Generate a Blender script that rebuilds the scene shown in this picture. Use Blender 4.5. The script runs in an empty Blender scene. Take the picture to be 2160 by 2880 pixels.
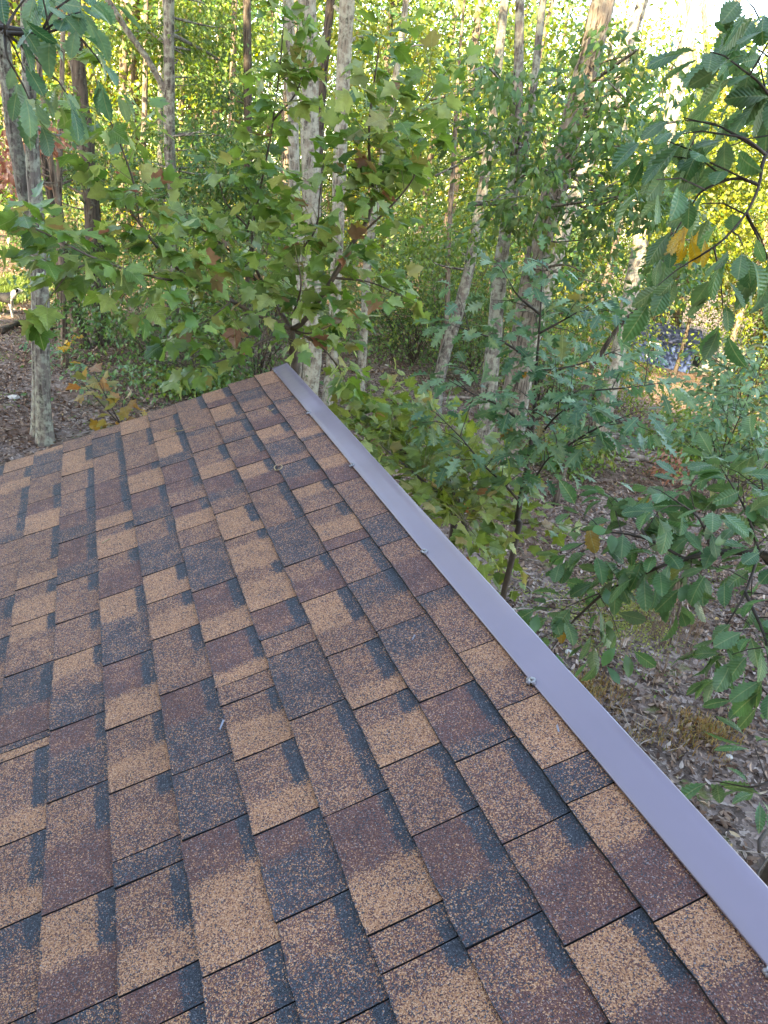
import bpy, bmesh, math, random
import numpy as np
from mathutils import Vector, Matrix, noise
rs = np.random.RandomState(7); random.seed(7)
sc = bpy.context.scene
C = sc.collection
# ------------------------------------------------------------------ camera
CAMZ = 4.4
MW = np.array([[0.92627164, -0.02222259, 0.37620076],
               [-0.34863167, -0.42958174, 0.8330159],
               [0.14309721, -0.9027545, -0.40565688]])      # image x / y-down / forward -> world
FPX = 2062.65
cam_data = bpy.data.cameras.new("camera")
cam = bpy.data.objects.new("camera", cam_data); C.objects.link(cam)
cam_data.sensor_fit = 'VERTICAL'; cam_data.sensor_height = 36.0
cam_data.lens = 36.0 * FPX / 2880.0
cam_data.clip_start = 0.05; cam_data.clip_end = 600
mw = Matrix.Identity(4)
for i in range(3):
    mw[i][0] = MW[i, 0]; mw[i][1] = -MW[i, 1]; mw[i][2] = -MW[i, 2]
mw[2][3] = CAMZ
cam.matrix_world = mw
sc.camera = cam
# ------------------------------------------------------------------ world, sun, exposure
SUN_H, SUN_E = math.radians(-135), math.radians(28)      # heading clockwise from +Y, elevation
world = bpy.data.worlds.new("World"); sc.world = world; world.use_nodes = True
wn = world.node_tree
sky = wn.nodes.new('ShaderNodeTexSky'); sky.sky_type = 'NISHITA'; sky.sun_disc = False
sky.sun_elevation = SUN_E; sky.sun_rotation = SUN_H
sky.air_density = 1.0; sky.dust_density = 1.0; sky.ozone_density = 1.0
wn.nodes['Background'].inputs[1].default_value = 0.15
wn.links.new(sky.outputs[0], wn.nodes['Background'].inputs[0])
sl = bpy.data.lights.new("sun", 'SUN'); sl.energy = 5.0; sl.angle = math.radians(0.5); sl.color = (1.0, 0.87, 0.6)
sun = bpy.data.objects.new("sun", sl); C.objects.link(sun)
sdir = Vector((math.sin(SUN_H) * math.cos(SUN_E), math.cos(SUN_H) * math.cos(SUN_E), math.sin(SUN_E)))
sun.rotation_euler = sdir.to_track_quat('Z', 'Y').to_euler()
sc.view_settings.view_transform = 'Standard'; sc.view_settings.look = 'None'
sc.view_settings.exposure = 3.35; sc.view_settings.gamma = 1.0
sc.view_settings.use_curve_mapping = False
sc.view_settings.use_white_balance = True; sc.view_settings.white_balance_temperature = 7900; sc.view_settings.white_balance_tint = 12
sc.cycles.max_bounces = 8; sc.cycles.diffuse_bounces = 3; sc.cycles.glossy_bounces = 2
sc.cycles.transmission_bounces = 3; sc.cycles.sample_clamp_indirect = 6.0

# ------------------------------------------------------------------ geometry helpers
S = 2160 / 1659.0
def ray(dx, dy):
    d = MW @ np.array([dx * S - 1080, dy * S - 1440, FPX]); return d / np.linalg.norm(d)
def at(dx, dy, dist):
    return np.array([0, 0, CAMZ]) + ray(dx, dy) * dist
def fwd(p):
    return (np.asarray(p) - np.array([0, 0, CAMZ])) @ MW
def topx(p):                                   # picture position (1659-wide) of world points, and depth
    q = fwd(p); return np.stack([(q[..., 0] / q[..., 2] * FPX + 1080) / S, (q[..., 1] / q[..., 2] * FPX + 1440) / S, q[..., 2]], -1)
def gz(x, y):
    x = np.asarray(x, float); y = np.asarray(y, float)
    s = (x + y) / 1.4142
    w = 1 / (1 + np.exp(-np.clip((x - 0.45 * y) / (2.0 + 0.16 * np.abs(y)), -30, 30)))
    z = -7.0 * w * (1 - np.exp(-0.022 * np.logaddexp(0, (s - 18) / 2.0) * 2.0))
    z = z + (1 - w) * 0.02 * np.logaddexp(0, (y - 22) / 2.0) * 2.0
    z = z + 0.05 * np.sin(x * 0.9 + 1.3 * np.sin(y * 0.5)) + 0.05 * np.sin(y * 1.1 + x * 0.35) + 0.02 * np.sin(x * 2.9 + y * 2.3)
    return z
def gnd(dx, dy):
    d = ray(dx, dy); t = 2.0
    for _ in range(4000):
        p = np.array([0, 0, CAMZ]) + d * t
        if p[2] < gz(p[0], p[1]) or t > 120: break
        t += 0.03
    return p
def on_ground(p):
    return np.array([p[0], p[1], float(gz(p[0], p[1]))])

_mcount = {}
def mesh_np(name, V, F, mats, smooth=False, tint=None, cattr=None, fmat=None):
    me = bpy.data.meshes.new(name)
    V = np.ascontiguousarray(V, np.float32); 
    if isinstance(F, np.ndarray):
        n, k = F.shape
        me.vertices.add(len(V)); me.vertices.foreach_set('co', V.ravel())
        me.loops.add(n * k); me.loops.foreach_set('vertex_index', np.ascontiguousarray(F, np.int32).ravel())
        me.polygons.add(n); me.polygons.foreach_set('loop_start', np.arange(0, n * k, k, dtype=np.int32))
        me.update(calc_edges=True)
    else:
        me.from_pydata(V.tolist(), [], F)
    for m in (mats if isinstance(mats, (list, tuple)) else [mats]): me.materials.append(m)
    if smooth: me.polygons.foreach_set('use_smooth', np.ones(len(me.polygons), bool))
    if fmat is not None: me.polygons.foreach_set('material_index', np.asarray(fmat, np.int32))
    if tint is not None:
        a = me.attributes.new('tint', 'FLOAT', 'POINT'); a.data.foreach_set('value', np.ascontiguousarray(tint, np.float32))
    if cattr is not None:
        a = me.attributes.new('mix', 'FLOAT_COLOR', 'POINT'); a.data.foreach_set('color', np.ascontiguousarray(cattr, np.float32).ravel())
    return me
def ob(name, me, parent=None, loc=None, **props):
    o = bpy.data.objects.new(name, me); C.objects.link(o)
    if parent is not None: o.parent = parent
    if loc is not None: o.location = loc
    for k, v in props.items(): o[k] = v
    return o
def thing(name, label, cat, loc, group=None):
    o = bpy.data.objects.new(name, None); C.objects.link(o); o.location = [float(v) for v in loc]; o.empty_display_size = .1
    o['label'] = label; o['category'] = cat
    if group: o['group'] = group
    return o
class MB:
    def __init__(self): self.V = []; self.F = []; self.n = 0; self.T = []
    def add(self, V, F, t=0.5):
        V = np.asarray(V, float); self.V.append(V); self.F += [tuple(int(i) + self.n for i in f) for f in F]; self.n += len(V); self.T.append(np.full(len(V), t))
    def box(self, lo, hi, rot=None, org=(0, 0, 0)):
        x0, y0, z0 = lo; x1, y1, z1 = hi
        V = np.array([(x0, y0, z0), (x1, y0, z0), (x1, y1, z0), (x0, y1, z0), (x0, y0, z1), (x1, y0, z1), (x1, y1, z1), (x0, y1, z1)], float)
        if rot is not None: V = V @ np.asarray(rot).T
        self.add(V + np.asarray(org), [(0, 3, 2, 1), (4, 5, 6, 7), (0, 1, 5, 4), (1, 2, 6, 5), (2, 3, 7, 6), (3, 0, 4, 7)])
    def tube(self, P, R, n=8, jit=0.0, cap=True, t=0.5, seed=0):
        P = np.asarray(P, float); R = np.broadcast_to(np.asarray(R, float), (len(P),))
        T = np.gradient(P, axis=0); T /= np.linalg.norm(T, axis=1)[:, None] + 1e-9
        ref = np.array([1., 0, 0]) if abs(T[0][0]) < .9 else np.array([0, 1., 0])
        V = []
        for i in range(len(P)):
            a = ref - T[i] * (ref @ T[i]); a /= np.linalg.norm(a) + 1e-9; ref = a; b = np.cross(T[i], a)
            for k in range(n):
                th = 2 * math.pi * k / n
                r = R[i]
                if jit:
                    r *= 1 + jit * (noise.noise(Vector((math.cos(th) * 1.3 + seed, math.sin(th) * 1.3, i * .35))) + .5 * noise.noise(Vector((k * 1.7, i * .9, seed))))
                V.append(P[i] + r * (math.cos(th) * a + math.sin(th) * b))
        F = [(i * n + k, i * n + (k + 1) % n, (i + 1) * n + (k + 1) % n, (i + 1) * n + k) for i in range(len(P) - 1) for k in range(n)]
        if cap: F += [tuple(range(n))[::-1], tuple((len(P) - 1) * n + k for k in range(n))]
        self.add(V, F, t)
    def build(self, name, mat, parent=None, smooth=False, loc=None, tint=False, org=None, **props):
        V = np.concatenate(self.V)
        if org is not None: V = V - np.asarray(org)
        me = mesh_np(name, V, self.F, mat, smooth, tint=np.concatenate(self.T) if tint else None)
        return ob(name, me, parent, loc, **props)
def spline(P, n):
    P = np.asarray(P, float)
    if len(P) < 3:
        t = np.linspace(0, 1, n)[:, None]; return P[0] * (1 - t) + P[-1] * t
    Q = np.vstack([2 * P[0] - P[1], P, 2 * P[-1] - P[-2]]); out = []
    for s in np.linspace(0, len(P) - 1 - 1e-6, n):
        i = int(s); t = s - i; p0, p1, p2, p3 = Q[i:i + 4]
        out.append(.5 * ((2 * p1) + (-p0 + p2) * t + (2 * p0 - 5 * p1 + 4 * p2 - p3) * t * t + (-p0 + 3 * p1 - 3 * p2 + p3) * t ** 3))
    return np.array(out)
def norm(a): return a / (np.linalg.norm(a, axis=-1, keepdims=True) + 1e-9)

# ------------------------------------------------------------------ materials
def newmat(name):
    m = bpy.data.materials.new(name); m.use_nodes = True
    nt = m.node_tree; return m, nt, nt.nodes['Principled BSDF'], nt.nodes.new, nt.links.new
def ramp(nt, stops, interp='LINEAR'):
    r = nt.nodes.new('ShaderNodeValToRGB'); e = r.color_ramp; e.interpolation = interp
    while len(e.elements) < len(stops): e.elements.new(.5)
    for el, (p, c) in zip(e.elements, stops):
        el.position = p; el.color = (*c, 1) if len(c) == 3 else c
    return r
def simple(name, col, rough=.6, metal=0.0, nscale=0, namt=.3, bump=0.0):
    m, nt, b, N, Lk = newmat(name)
    b.inputs['Roughness'].default_value = rough; b.inputs['Metallic'].default_value = metal
    if nscale:
        tc = N('ShaderNodeTexCoord'); nz = N('ShaderNodeTexNoise'); nz.inputs['Scale'].default_value = nscale; nz.inputs['Detail'].default_value = 5
        Lk(tc.outputs['Object'], nz.inputs['Vector'])
        r = ramp(nt, [(.3, [c * (1 - namt) for c in col]), (.7, [min(1, c * (1 + namt)) for c in col])])
        Lk(nz.outputs['Fac'], r.inputs['Fac']); Lk(r.outputs['Color'], b.inputs['Base Color'])
        if bump:
            bp = N('ShaderNodeBump'); bp.inputs['Strength'].default_value = bump; bp.inputs['Distance'].default_value = .02
            Lk(nz.outputs['Fac'], bp.inputs['Height']); Lk(bp.outputs['Normal'], b.inputs['Normal'])
    else: b.inputs['Base Color'].default_value = (*col, 1)
    return m
def leafmat(name, stops, indiv, trans=.35, rough=.38, under=1.25, spec=.45):
    m, nt, b, N, Lk = newmat(name)
    if indiv:
        src = N('ShaderNodeObjectInfo').outputs['Random']
    else:
        a = N('ShaderNodeAttribute'); a.attribute_name = 'tint'; src = a.outputs['Fac']
    r = ramp(nt, stops); Lk(src, r.inputs['Fac'])
    tc = N('ShaderNodeTexCoord'); nz = N('ShaderNodeTexNoise'); nz.inputs['Scale'].default_value = 3.0 if indiv else 14.0; nz.inputs['Detail'].default_value = 3
    Lk(tc.outputs['Object'], nz.inputs['Vector'])
    hs = N('ShaderNodeHueSaturation'); mr = N('ShaderNodeMapRange'); mr.inputs[1].default_value = .3; mr.inputs[2].default_value = .7; mr.inputs[3].default_value = .78; mr.inputs[4].default_value = 1.25
    Lk(nz.outputs['Fac'], mr.inputs[0]); Lk(mr.outputs[0], hs.inputs['Value']); Lk(r.outputs['Color'], hs.inputs['Color'])
    if indiv:                                   # pale midrib and side veins in the leaf's own coordinates
        sx = N('ShaderNodeSeparateXYZ'); Lk(tc.outputs['Object'], sx.inputs[0])
        ab = N('ShaderNodeMath'); ab.operation = 'ABSOLUTE'; Lk(sx.outputs[0], ab.inputs[0])
        w1 = N('ShaderNodeMath'); w1.operation = 'MULTIPLY_ADD'; w1.inputs[1].default_value = -.75; Lk(ab.outputs[0], w1.inputs[0]); Lk(sx.outputs[1], w1.inputs[2])
        w2 = N('ShaderNodeMath'); w2.operation = 'MULTIPLY'; w2.inputs[1].default_value = 62.0; Lk(w1.outputs[0], w2.inputs[0])
        w3 = N('ShaderNodeMath'); w3.operation = 'SINE'; Lk(w2.outputs[0], w3.inputs[0])
        vr = ramp(nt, [(.8, (0, 0, 0)), (.97, (1, 1, 1))]); 
        w4 = N('ShaderNodeMath'); w4.operation = 'MULTIPLY_ADD'; w4.inputs[1].default_value = .5; w4.inputs[2].default_value = .5; Lk(w3.outputs[0], w4.inputs[0]); Lk(w4.outputs[0], vr.inputs['Fac'])
        rb = N('ShaderNodeMapRange'); rb.inputs[1].default_value = .008; rb.inputs[2].default_value = .022; rb.inputs[3].default_value = 1; rb.inputs[4].default_value = 0; Lk(ab.outputs[0], rb.inputs[0])
        vv = N('ShaderNodeMath'); vv.operation = 'MULTIPLY_ADD'; vv.inputs[1].default_value = .1; vv.use_clamp = True; Lk(vr.outputs['Color'], vv.inputs[0]); Lk(rb.outputs[0], vv.inputs[2])
        vs = N('ShaderNodeMath'); vs.operation = 'MULTIPLY'; vs.inputs[1].default_value = .5; Lk(vv.outputs[0], vs.inputs[0])
        vm = N('ShaderNodeMixRGB'); vm.inputs['Color2'].default_value = (.26, .3, .13, 1); Lk(vs.outputs[0], vm.inputs['Fac']); Lk(r.outputs['Color'], vm.inputs['Color1']); Lk(vm.outputs['Color'], hs.inputs['Color'])
        bpv = N('ShaderNodeBump'); bpv.inputs['Strength'].default_value = .22; bpv.inputs['Distance'].default_value = .03; Lk(w3.outputs[0], bpv.inputs['Height']); Lk(bpv.outputs['Normal'], b.inputs['Normal'])
    geo = N('ShaderNodeNewGeometry'); mx = N('ShaderNodeMixRGB'); mx.inputs['Color2'].default_value = (.17, .2, .13, 1)
    mul = N('ShaderNodeMath'); mul.operation = 'MULTIPLY'; mul.inputs[1].default_value = .55 if under > 1 else 0
    Lk(geo.outputs['Backfacing'], mul.inputs[0]); Lk(mul.outputs[0], mx.inputs['Fac']); Lk(hs.outputs['Color'], mx.inputs['Color1'])
    Lk(mx.outputs['Color'], b.inputs['Base Color'])
    b.inputs['Roughness'].default_value = rough; b.inputs['Specular IOR Level'].default_value = spec
    tr = N('ShaderNodeBsdfTranslucent'); hs2 = N('ShaderNodeHueSaturation'); hs2.inputs['Hue'].default_value = .47; hs2.inputs['Saturation'].default_value = 1.15; hs2.inputs['Value'].default_value = 1.9
    Lk(hs.outputs['Color'], hs2.inputs['Color']); Lk(hs2.outputs['Color'], tr.inputs['Color'])
    mix = N('ShaderNodeMixShader'); mix.inputs[0].default_value = trans
    Lk(b.outputs[0], mix.inputs[1]); Lk(tr.outputs[0], mix.inputs[2]); Lk(mix.outputs[0], nt.nodes['Material Output'].inputs['Surface'])
    return m
def leafpair(name, stops, **k): return leafmat(name + '_single', stops, True, **k), leafmat(name, stops, False, **k)
G_MAPLE = [(0, (.05, .125, .025)), (.25, (.095, .19, .038)), (.6, (.155, .25, .06)), (.9, (.26, .32, .11)), (.96, (.24, .21, .06)), (.985, (.25, .14, .07)), (1, (.22, .1, .06))]
G_LOWMAPLE = [(0, (.075, .135, .03)), (.5, (.14, .205, .04)), (.88, (.22, .26, .07)), (.96, (.24, .2, .07)), (1, (.24, .12, .05))]
G_OAK = [(0, (.04, .11, .05)), (.5, (.09, .185, .095)), (.9, (.16, .26, .14)), (.985, (.12, .15, .05)), (1, (.25, .15, .03))]
G_CHEST = [(0, (.04, .11, .04)), (.5, (.07, .165, .06)), (.985, (.075, .14, .05)), (.99, (.28, .22, .03)), (1, (.3, .18, .03))]
G_SHADE = [(0, (.028, .075, .022)), (.5, (.05, .12, .03)), (.95, (.095, .165, .035)), (1, (.16, .16, .04))]  # shade put into the leaf colour, for foliage of the shaded layers
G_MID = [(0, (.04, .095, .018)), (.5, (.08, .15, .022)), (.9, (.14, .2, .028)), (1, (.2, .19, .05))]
G_SUN = [(0, (.085, .14, .014)), (.5, (.155, .2, .018)), (.85, (.23, .23, .022)), (1, (.28, .21, .04))]  # sunlight put into the leaf colour, for foliage that stands lit
G_DEAD = [(0, (.22, .1, .06)), (1, (.34, .17, .1))]
M_MAPLE = leafpair('maple_leaf', G_MAPLE); M_LOWM = leafpair('low_maple_leaf', G_LOWMAPLE)
M_OAK = leafpair('oak_leaf', G_OAK, rough=.38); M_CHEST = leafpair('broad_oak_leaf', G_CHEST, rough=.36, trans=.3)
M_YEL = leafpair('yellow_leaf', [(0, (.4, .27, .03)), (1, (.45, .33, .05))])
M_SHADE = leafmat('shade_leaf', G_SHADE, False); M_MID = leafmat('mid_leaf', G_MID, False); M_SUN = leafmat('sunny_leaf', G_SUN, False, trans=.42)
M_DEAD = leafmat('dead_leaf', G_DEAD, False, under=0, trans=.2)
M_ORANGE = leafpair('orange_leaf', [(0, (.28, .14, .05)), (.5, (.3, .22, .05)), (1, (.16, .17, .05))])

def barkmat(name, col, dark, lich, lamt, scale=1.0):
    m, nt, b, N, Lk = newmat(name)
    tc = N('ShaderNodeTexCoord'); mp = N('ShaderNodeMapping'); mp.inputs['Scale'].default_value = (26 * scale, 26 * scale, 3.2 * scale)
    Lk(tc.outputs['Object'], mp.inputs['Vector'])
    n1 = N('ShaderNodeTexNoise'); n1.inputs['Scale'].default_value = 1.0; n1.inputs['Detail'].default_value = 5; n1.inputs['Distortion'].default_value = .6; Lk(mp.outputs[0], n1.inputs['Vector'])
    r1 = ramp(nt, [(.36, dark), (.5, col), (.7, [c * 1.35 for c in col])]); Lk(n1.outputs['Fac'], r1.inputs['Fac'])
    n2 = N('ShaderNodeTexNoise'); n2.inputs['Scale'].default_value = 9 * scale; n2.inputs['Detail'].default_value = 6; n2.inputs['Roughness'].default_value = .7; Lk(tc.outputs['Object'], n2.inputs['Vector'])
    r2 = ramp(nt, [(.58 - lamt * .3, (0, 0, 0)), (.72 - lamt * .3, (.75, .75, .75))]); Lk(n2.outputs['Fac'], r2.inputs['Fac'])
    mx = N('ShaderNodeMixRGB'); mx.inputs['Color2'].default_value = (*lich, 1); Lk(r1.outputs['Color'], mx.inputs['Color1']); Lk(r2.outputs['Color'], mx.inputs['Fac'])
    Lk(mx.outputs['Color'], b.inputs['Base Color']); b.inputs['Roughness'].default_value = .9; b.inputs['Specular IOR Level'].default_value = .2
    bp = N('ShaderNodeBump'); bp.inputs['Strength'].default_value = .9; bp.inputs['Distance'].default_value = .03; Lk(n1.outputs['Fac'], bp.inputs['Height']); Lk(bp.outputs['Normal'], b.inputs['Normal'])
    return m
B_GREY = barkmat('grey_bark', (.115, .1, .09), (.03, .026, .023), (.27, .285, .23), .42)
B_PALE = barkmat('pale_bark', (.17, .145, .118), (.05, .042, .035), (.33, .33, .27), .5)
B_BROWN = barkmat('brown_bark', (.13, .1, .08), (.03, .023, .019), (.25, .25, .2), .15)
B_DARK = barkmat('dark_bark', (.075, .06, .05), (.025, .02, .018), (.16, .17, .14), .12)
B_TWIG = simple('twig_bark', (.05, .036, .028), .8, nscale=30)
B_MAPLE = simple('maple_bark', (.095, .068, .056), .85, nscale=22, namt=.45)
B_STEM = simple('green_stem', (.16, .15, .05), .7)
B_GREYB = barkmat('grey_brown_bark', (.14, .115, .095), (.035, .028, .023), (.25, .25, .2), .25)
B_DRY = simple('dry_stick', (.2, .165, .14), .9, nscale=12, namt=.5)

# ------------------------------------------------------------------ ground
def groundmat():
    m, nt, b, N, Lk = newmat('forest_floor')
    tc = N('ShaderNodeTexCoord')
    v = N('ShaderNodeTexVoronoi'); v.inputs['Scale'].default_value = 17; v.inputs['Randomness'].default_value = 1
    nd = N('ShaderNodeTexNoise'); nd.inputs['Scale'].default_value = 8; nd.inputs['Detail'].default_value = 3
    ma = N('ShaderNodeMixRGB'); ma.blend_type = 'ADD'; ma.inputs['Fac'].default_value = .25
    Lk(tc.outputs['Object'], nd.inputs['Vector']); Lk(tc.outputs['Object'], ma.inputs['Color1']); Lk(nd.outputs['Color'], ma.inputs['Color2']); Lk(ma.outputs['Color'], v.inputs['Vector'])
    sep = N('ShaderNodeSeparateColor'); Lk(v.outputs['Color'], sep.inputs[0])
    r = ramp(nt, [(0, (.05, .036, .03)), (.3, (.095, .07, .058)), (.6, (.15, .112, .095)), (.85, (.2, .15, .13)), (1, (.28, .23, .2))]); Lk(sep.outputs[0], r.inputs['Fac'])
    n2 = N('ShaderNodeTexNoise'); n2.inputs['Scale'].default_value = .55; n2.inputs['Detail'].default_value = 6; n2.inputs['Roughness'].default_value = .65; Lk(tc.outputs['Object'], n2.inputs['Vector'])
    dirt = N('ShaderNodeMixRGB'); dirt.inputs['Color2'].default_value = (.1, .062, .045, 1); rd = ramp(nt, [(.5, (0, 0, 0)), (.62, (.8, .8, .8))]); Lk(n2.outputs['Fac'], rd.inputs['Fac']); Lk(rd.outputs['Color'], dirt.inputs['Fac']); Lk(r.outputs['Color'], dirt.inputs['Color1'])
    n3 = N('ShaderNodeTexNoise'); n3.inputs['Scale'].default_value = 1.1; n3.inputs['Detail'].default_value = 8; n3.inputs['Roughness'].default_value = .7
    mp = N('ShaderNodeMapping'); mp.inputs['Location'].default_value = (13, 4, 0); Lk(tc.outputs['Object'], mp.inputs['Vector']); Lk(mp.outputs[0], n3.inputs['Vector'])
    rm = ramp(nt, [(.58, (0, 0, 0)), (.66, (.85, .85, .85))]); Lk(n3.outputs['Fac'], rm.inputs['Fac'])
    mo = N('ShaderNodeMixRGB'); mo.inputs['Color2'].default_value = (.1, .115, .035, 1); Lk(rm.outputs['Color'], mo.inputs['Fac']); Lk(dirt.outputs['Color'], mo.inputs['Color1'])
    Lk(mo.outputs['Color'], b.inputs['Base Color']); b.inputs['Roughness'].default_value = .95; b.inputs['Specular IOR Level'].default_value = .15
    bp = N('ShaderNodeBump'); bp.inputs['Strength'].default_value = .7; bp.inputs['Distance'].default_value = .03; Lk(v.outputs['Distance'], bp.inputs['Height']); Lk(bp.outputs['Normal'], b.inputs['Normal'])
    return m
def axis(lo, mid0, mid1, hi, fine, coarse):
    return np.concatenate([np.linspace(lo, mid0, coarse, endpoint=False), np.linspace(mid0, mid1, fine, endpoint=False), np.linspace(mid1, hi, coarse)])
gx = axis(-160, -12, 26, 200, 150, 30); gy = axis(-120, -4, 34, 240, 150, 30)
GX, GY = np.meshgrid(gx, gy)
GV = np.stack([GX, GY, gz(GX, GY)], -1).reshape(-1, 3); nx = len(gx)
i0 = (np.arange(len(gy) - 1)[:, None] * nx + np.arange(nx - 1)[None]).ravel()
ob('forest_ground', mesh_np('forest_ground', GV, np.stack([i0, i0 + 1, i0 + nx + 1, i0 + nx], 1), groundmat(), True), kind='structure', label='forest floor of brown leaf litter, dirt and moss')

# ------------------------------------------------------------------ the shed and its roof
D = 1.256; TH = math.radians(22.62); E0, EE = -0.4987, 0.11388
U = np.array([math.cos(TH), 0, math.sin(TH)]); V_ = np.array([0, 1., 0]); NN = np.array([math.sin(TH), 0, -math.cos(TH)])
RM = np.stack([U, V_, NN]) @ MW
def roofp(a, b, h=0.0):
    a = np.asarray(a, float)[..., None]; b = np.asarray(b, float)[..., None]; h = np.asarray(h, float)[..., None]
    return np.array([0, 0, CAMZ]) + D * (a * U + b * V_ + NN) - h * NN
CR = {1: (0, 1000, .5425), 2: (600, 1000, .5425), 3: (0, 1600, .5425), 4: (800, 1600, .5425), 5: (0, 2200, .6028), 6: (1000, 2200, .6992)}
def bb(c, x, y):
    o = CR[c]; d = RM @ np.array([o[0] + x * o[2] - 1080, o[1] + y * o[2] - 1440, FPX]); return d[1] / d[2]
def ab_disp(dx, dy):
    d = RM @ np.array([dx * S - 1080, dy * S - 1440, FPX]); return d[0] / d[2], d[1] / d[2]
# traced courses: colour (T tan, M mixed, B brown, D dark; lower case = with the dark shadow band), end point, e = cut edge, s = blend
TAB = {
7: "T 2 305 150 e|M 2 370 225 e|D 2 380 245 s|M 2 430 315 e|M 2 480 385 s|T 2 510 420 s|D 2 525 435 e|M 2 600 530 e|T 2 620 590 s|B 2 700 655 e|M 2 840 838 e|D 2 940 972 e|M 2 1000 1065 s|B 4 775 120 e|D 4 790 190 s|M 4 1000 410 e|T 4 1060 550 s|M 4 1220 695 e|T 4 1460 1000 e|D 6 950 50 e|T 6 1090 250 s|B 6 1300 520 e|T 6 1540 760 s|B 6 1600 1100 e",
6: "M 2 175 185 e|D 2 215 230 s|M 2 235 280 e|m 2 260 330 s|B 2 290 375 e|t 2 320 420 s|M 2 345 445 e|D 2 400 520 s|M 2 430 553 e|d 2 450 630 s|B 2 510 670 e|t 2 535 720 s|M 2 590 790 e|m 2 640 850 s|T 2 680 935 e|B 2 710 982 e|m 4 450 40 e|d 4 530 165 s|M 4 610 285 e|D 4 680 470 s|M 4 850 640 e|b 4 960 890 s|D 4 1050 940 e|m 6 730 190 e|m 6 800 330 s|B 6 990 590 e|t 6 1180 880 s|B 6 1300 1100 e",
5: "t 1 1130 235 s|B 1 1150 263 e|t 1 1180 330 s|D 1 1195 355 e|m 1 1230 420 s|D 1 1250 438 e|m 1 1290 523 e|B 1 1315 562 e|t 1 1350 620 s|B 1 1390 688 e|m 1 1480 870 e|D 2 430 1000 s|D 2 470 1068 e|m 4 185 25 s|B 4 215 136 e|t 4 300 300 s|M 4 360 410 e|m 4 480 590 s|T 4 510 678 e|m 4 590 770 s|T 4 660 973 e|m 6 370 160 e|b 6 450 400 s|D 6 600 600 e|m 6 720 850 s|B 6 800 1100 e",
4: "m 1 1000 296 e|M 1 1040 385 e|D 1 1048 410 s|M 1 1085 486 e|m 1 1110 565 s|T 1 1135 625 e|b 1 1170 700 s|D 1 1185 738 s|M 1 1210 800 e|t 1 1250 890 s|T 1 1275 932 e|m 1 1300 975 s|T 3 1330 0 s|m 3 1350 60 s|T 3 1430 187 e|b 3 1460 320 s|D 3 1490 332 e|M 3 1525 420 e|D 3 1590 540 s|D 4 190 730 e|m 6 65 60 e|b 6 130 330 s|T 6 195 558 e|m 6 265 700 e|m 6 350 800 s|T 6 480 1100 e",
3: "M 1 850 325 e|m 1 868 388 e|t 1 885 427 e|t 1 905 515 s|D 1 920 560 e|b 1 945 650 e|b 1 960 700 s|M 1 980 765 e|b 1 1000 822 s|T 1 1015 892 e|M 1 1050 973 e|D 3 1095 20 s|D 3 1120 88 e|b 3 1160 240 s|T 3 1200 340 e|b 3 1260 500 s|T 3 1275 570 e|M 3 1290 667 e|m 3 1330 780 s|T 3 1390 937 e|m 5 1300 60 s|T 5 1340 190 e|b 5 1380 330 s|D 5 1455 588 e|m 5 1490 830 s|D 5 1600 1128 e",
2: "T 1 695 404 e|m 1 720 485 e|M 1 742 575 e|b 1 755 605 s|T 1 767 700 e|b 1 785 790 s|D 1 800 860 e|m 1 820 955 s|D 3 810 25 e|t 3 860 90 s|T 3 890 147 e|m 3 905 220 s|T 3 922 332 e|m 3 950 460 s|M 3 980 610 e|b 3 1010 780 s|D 3 1057 1018 e|D 5 1005 217 e|b 5 1060 420 s|T 5 1120 840 e|m 5 1180 1128 e",
1: "M 1 545 422 e|d 1 558 515 e|m 1 575 647 e|b 1 592 775 e|b 1 600 830 s|T 1 602 887 e|m 1 610 925 s|T 1 612 1032 e|m 1 625 1100 s|B 3 635 125 e|t 3 650 255 s|D 3 667 467 e|b 3 690 640 s|T 3 697 792 e|m 3 710 960 s|T 5 600 30 e|m 5 620 120 s|M 5 692 315 e|D 5 702 435 e|m 5 725 740 s|T 5 742 925 e|b 5 760 1128 e",
0: "M 1 397 492 e|t 1 400 565 s|T 1 402 610 e|m 1 405 705 e|m 1 405 815 e|b 1 405 885 s|D 1 405 950 e|b 1 410 1080 s|D 3 405 55 e|m 3 405 140 s|M 3 407 255 e|m 3 402 350 s|M 3 402 440 e|t 3 400 540 s|M 3 405 630 s|D 3 405 797 e|b 3 400 940 s|D 5 355 55 e|m 5 365 270 s|B 5 372 560 e|t 5 375 830 s|B 5 415 1058 e|D 5 420 1200 e",
-1: "T 1 240 510 s|D 1 242 565 e|D 1 240 625 e|M 1 230 690 s|m 1 230 750 e|b 1 225 815 s|T 1 220 912 e|m 1 200 1080 e|M 3 200 30 s|T 3 195 82 e|m 3 190 150 s|T 3 180 265 e|t 3 165 350 s|M 3 150 527 e|d 3 145 720 s|B 3 132 885 e|D 3 132 920 e|T 3 132 965 e|m 5 115 140 s|T 5 118 260 e|m 5 110 500 s|T 5 100 648 e|d 5 95 810 s|M 5 120 1094 e|D 5 120 1200 e",
-2: "T 1 80 600 e|m 1 75 655 s|T 1 70 705 s|m 1 65 838 e|m 1 55 930 s|D 1 50 970 e|M 1 50 1085 e|M 3 40 148 e|d 3 30 262 s|M 3 20 360 e|d 3 15 480 s|M 3 5 620 e",
}
PROB = {'T': (.64, .27, .09), 'M': (.31, .48, .21), 'B': (.07, .80, .13), 'D': (.14, .24, .62), 'S': (.03, .07, .90), 'X': (0, .02, .98)}
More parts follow.
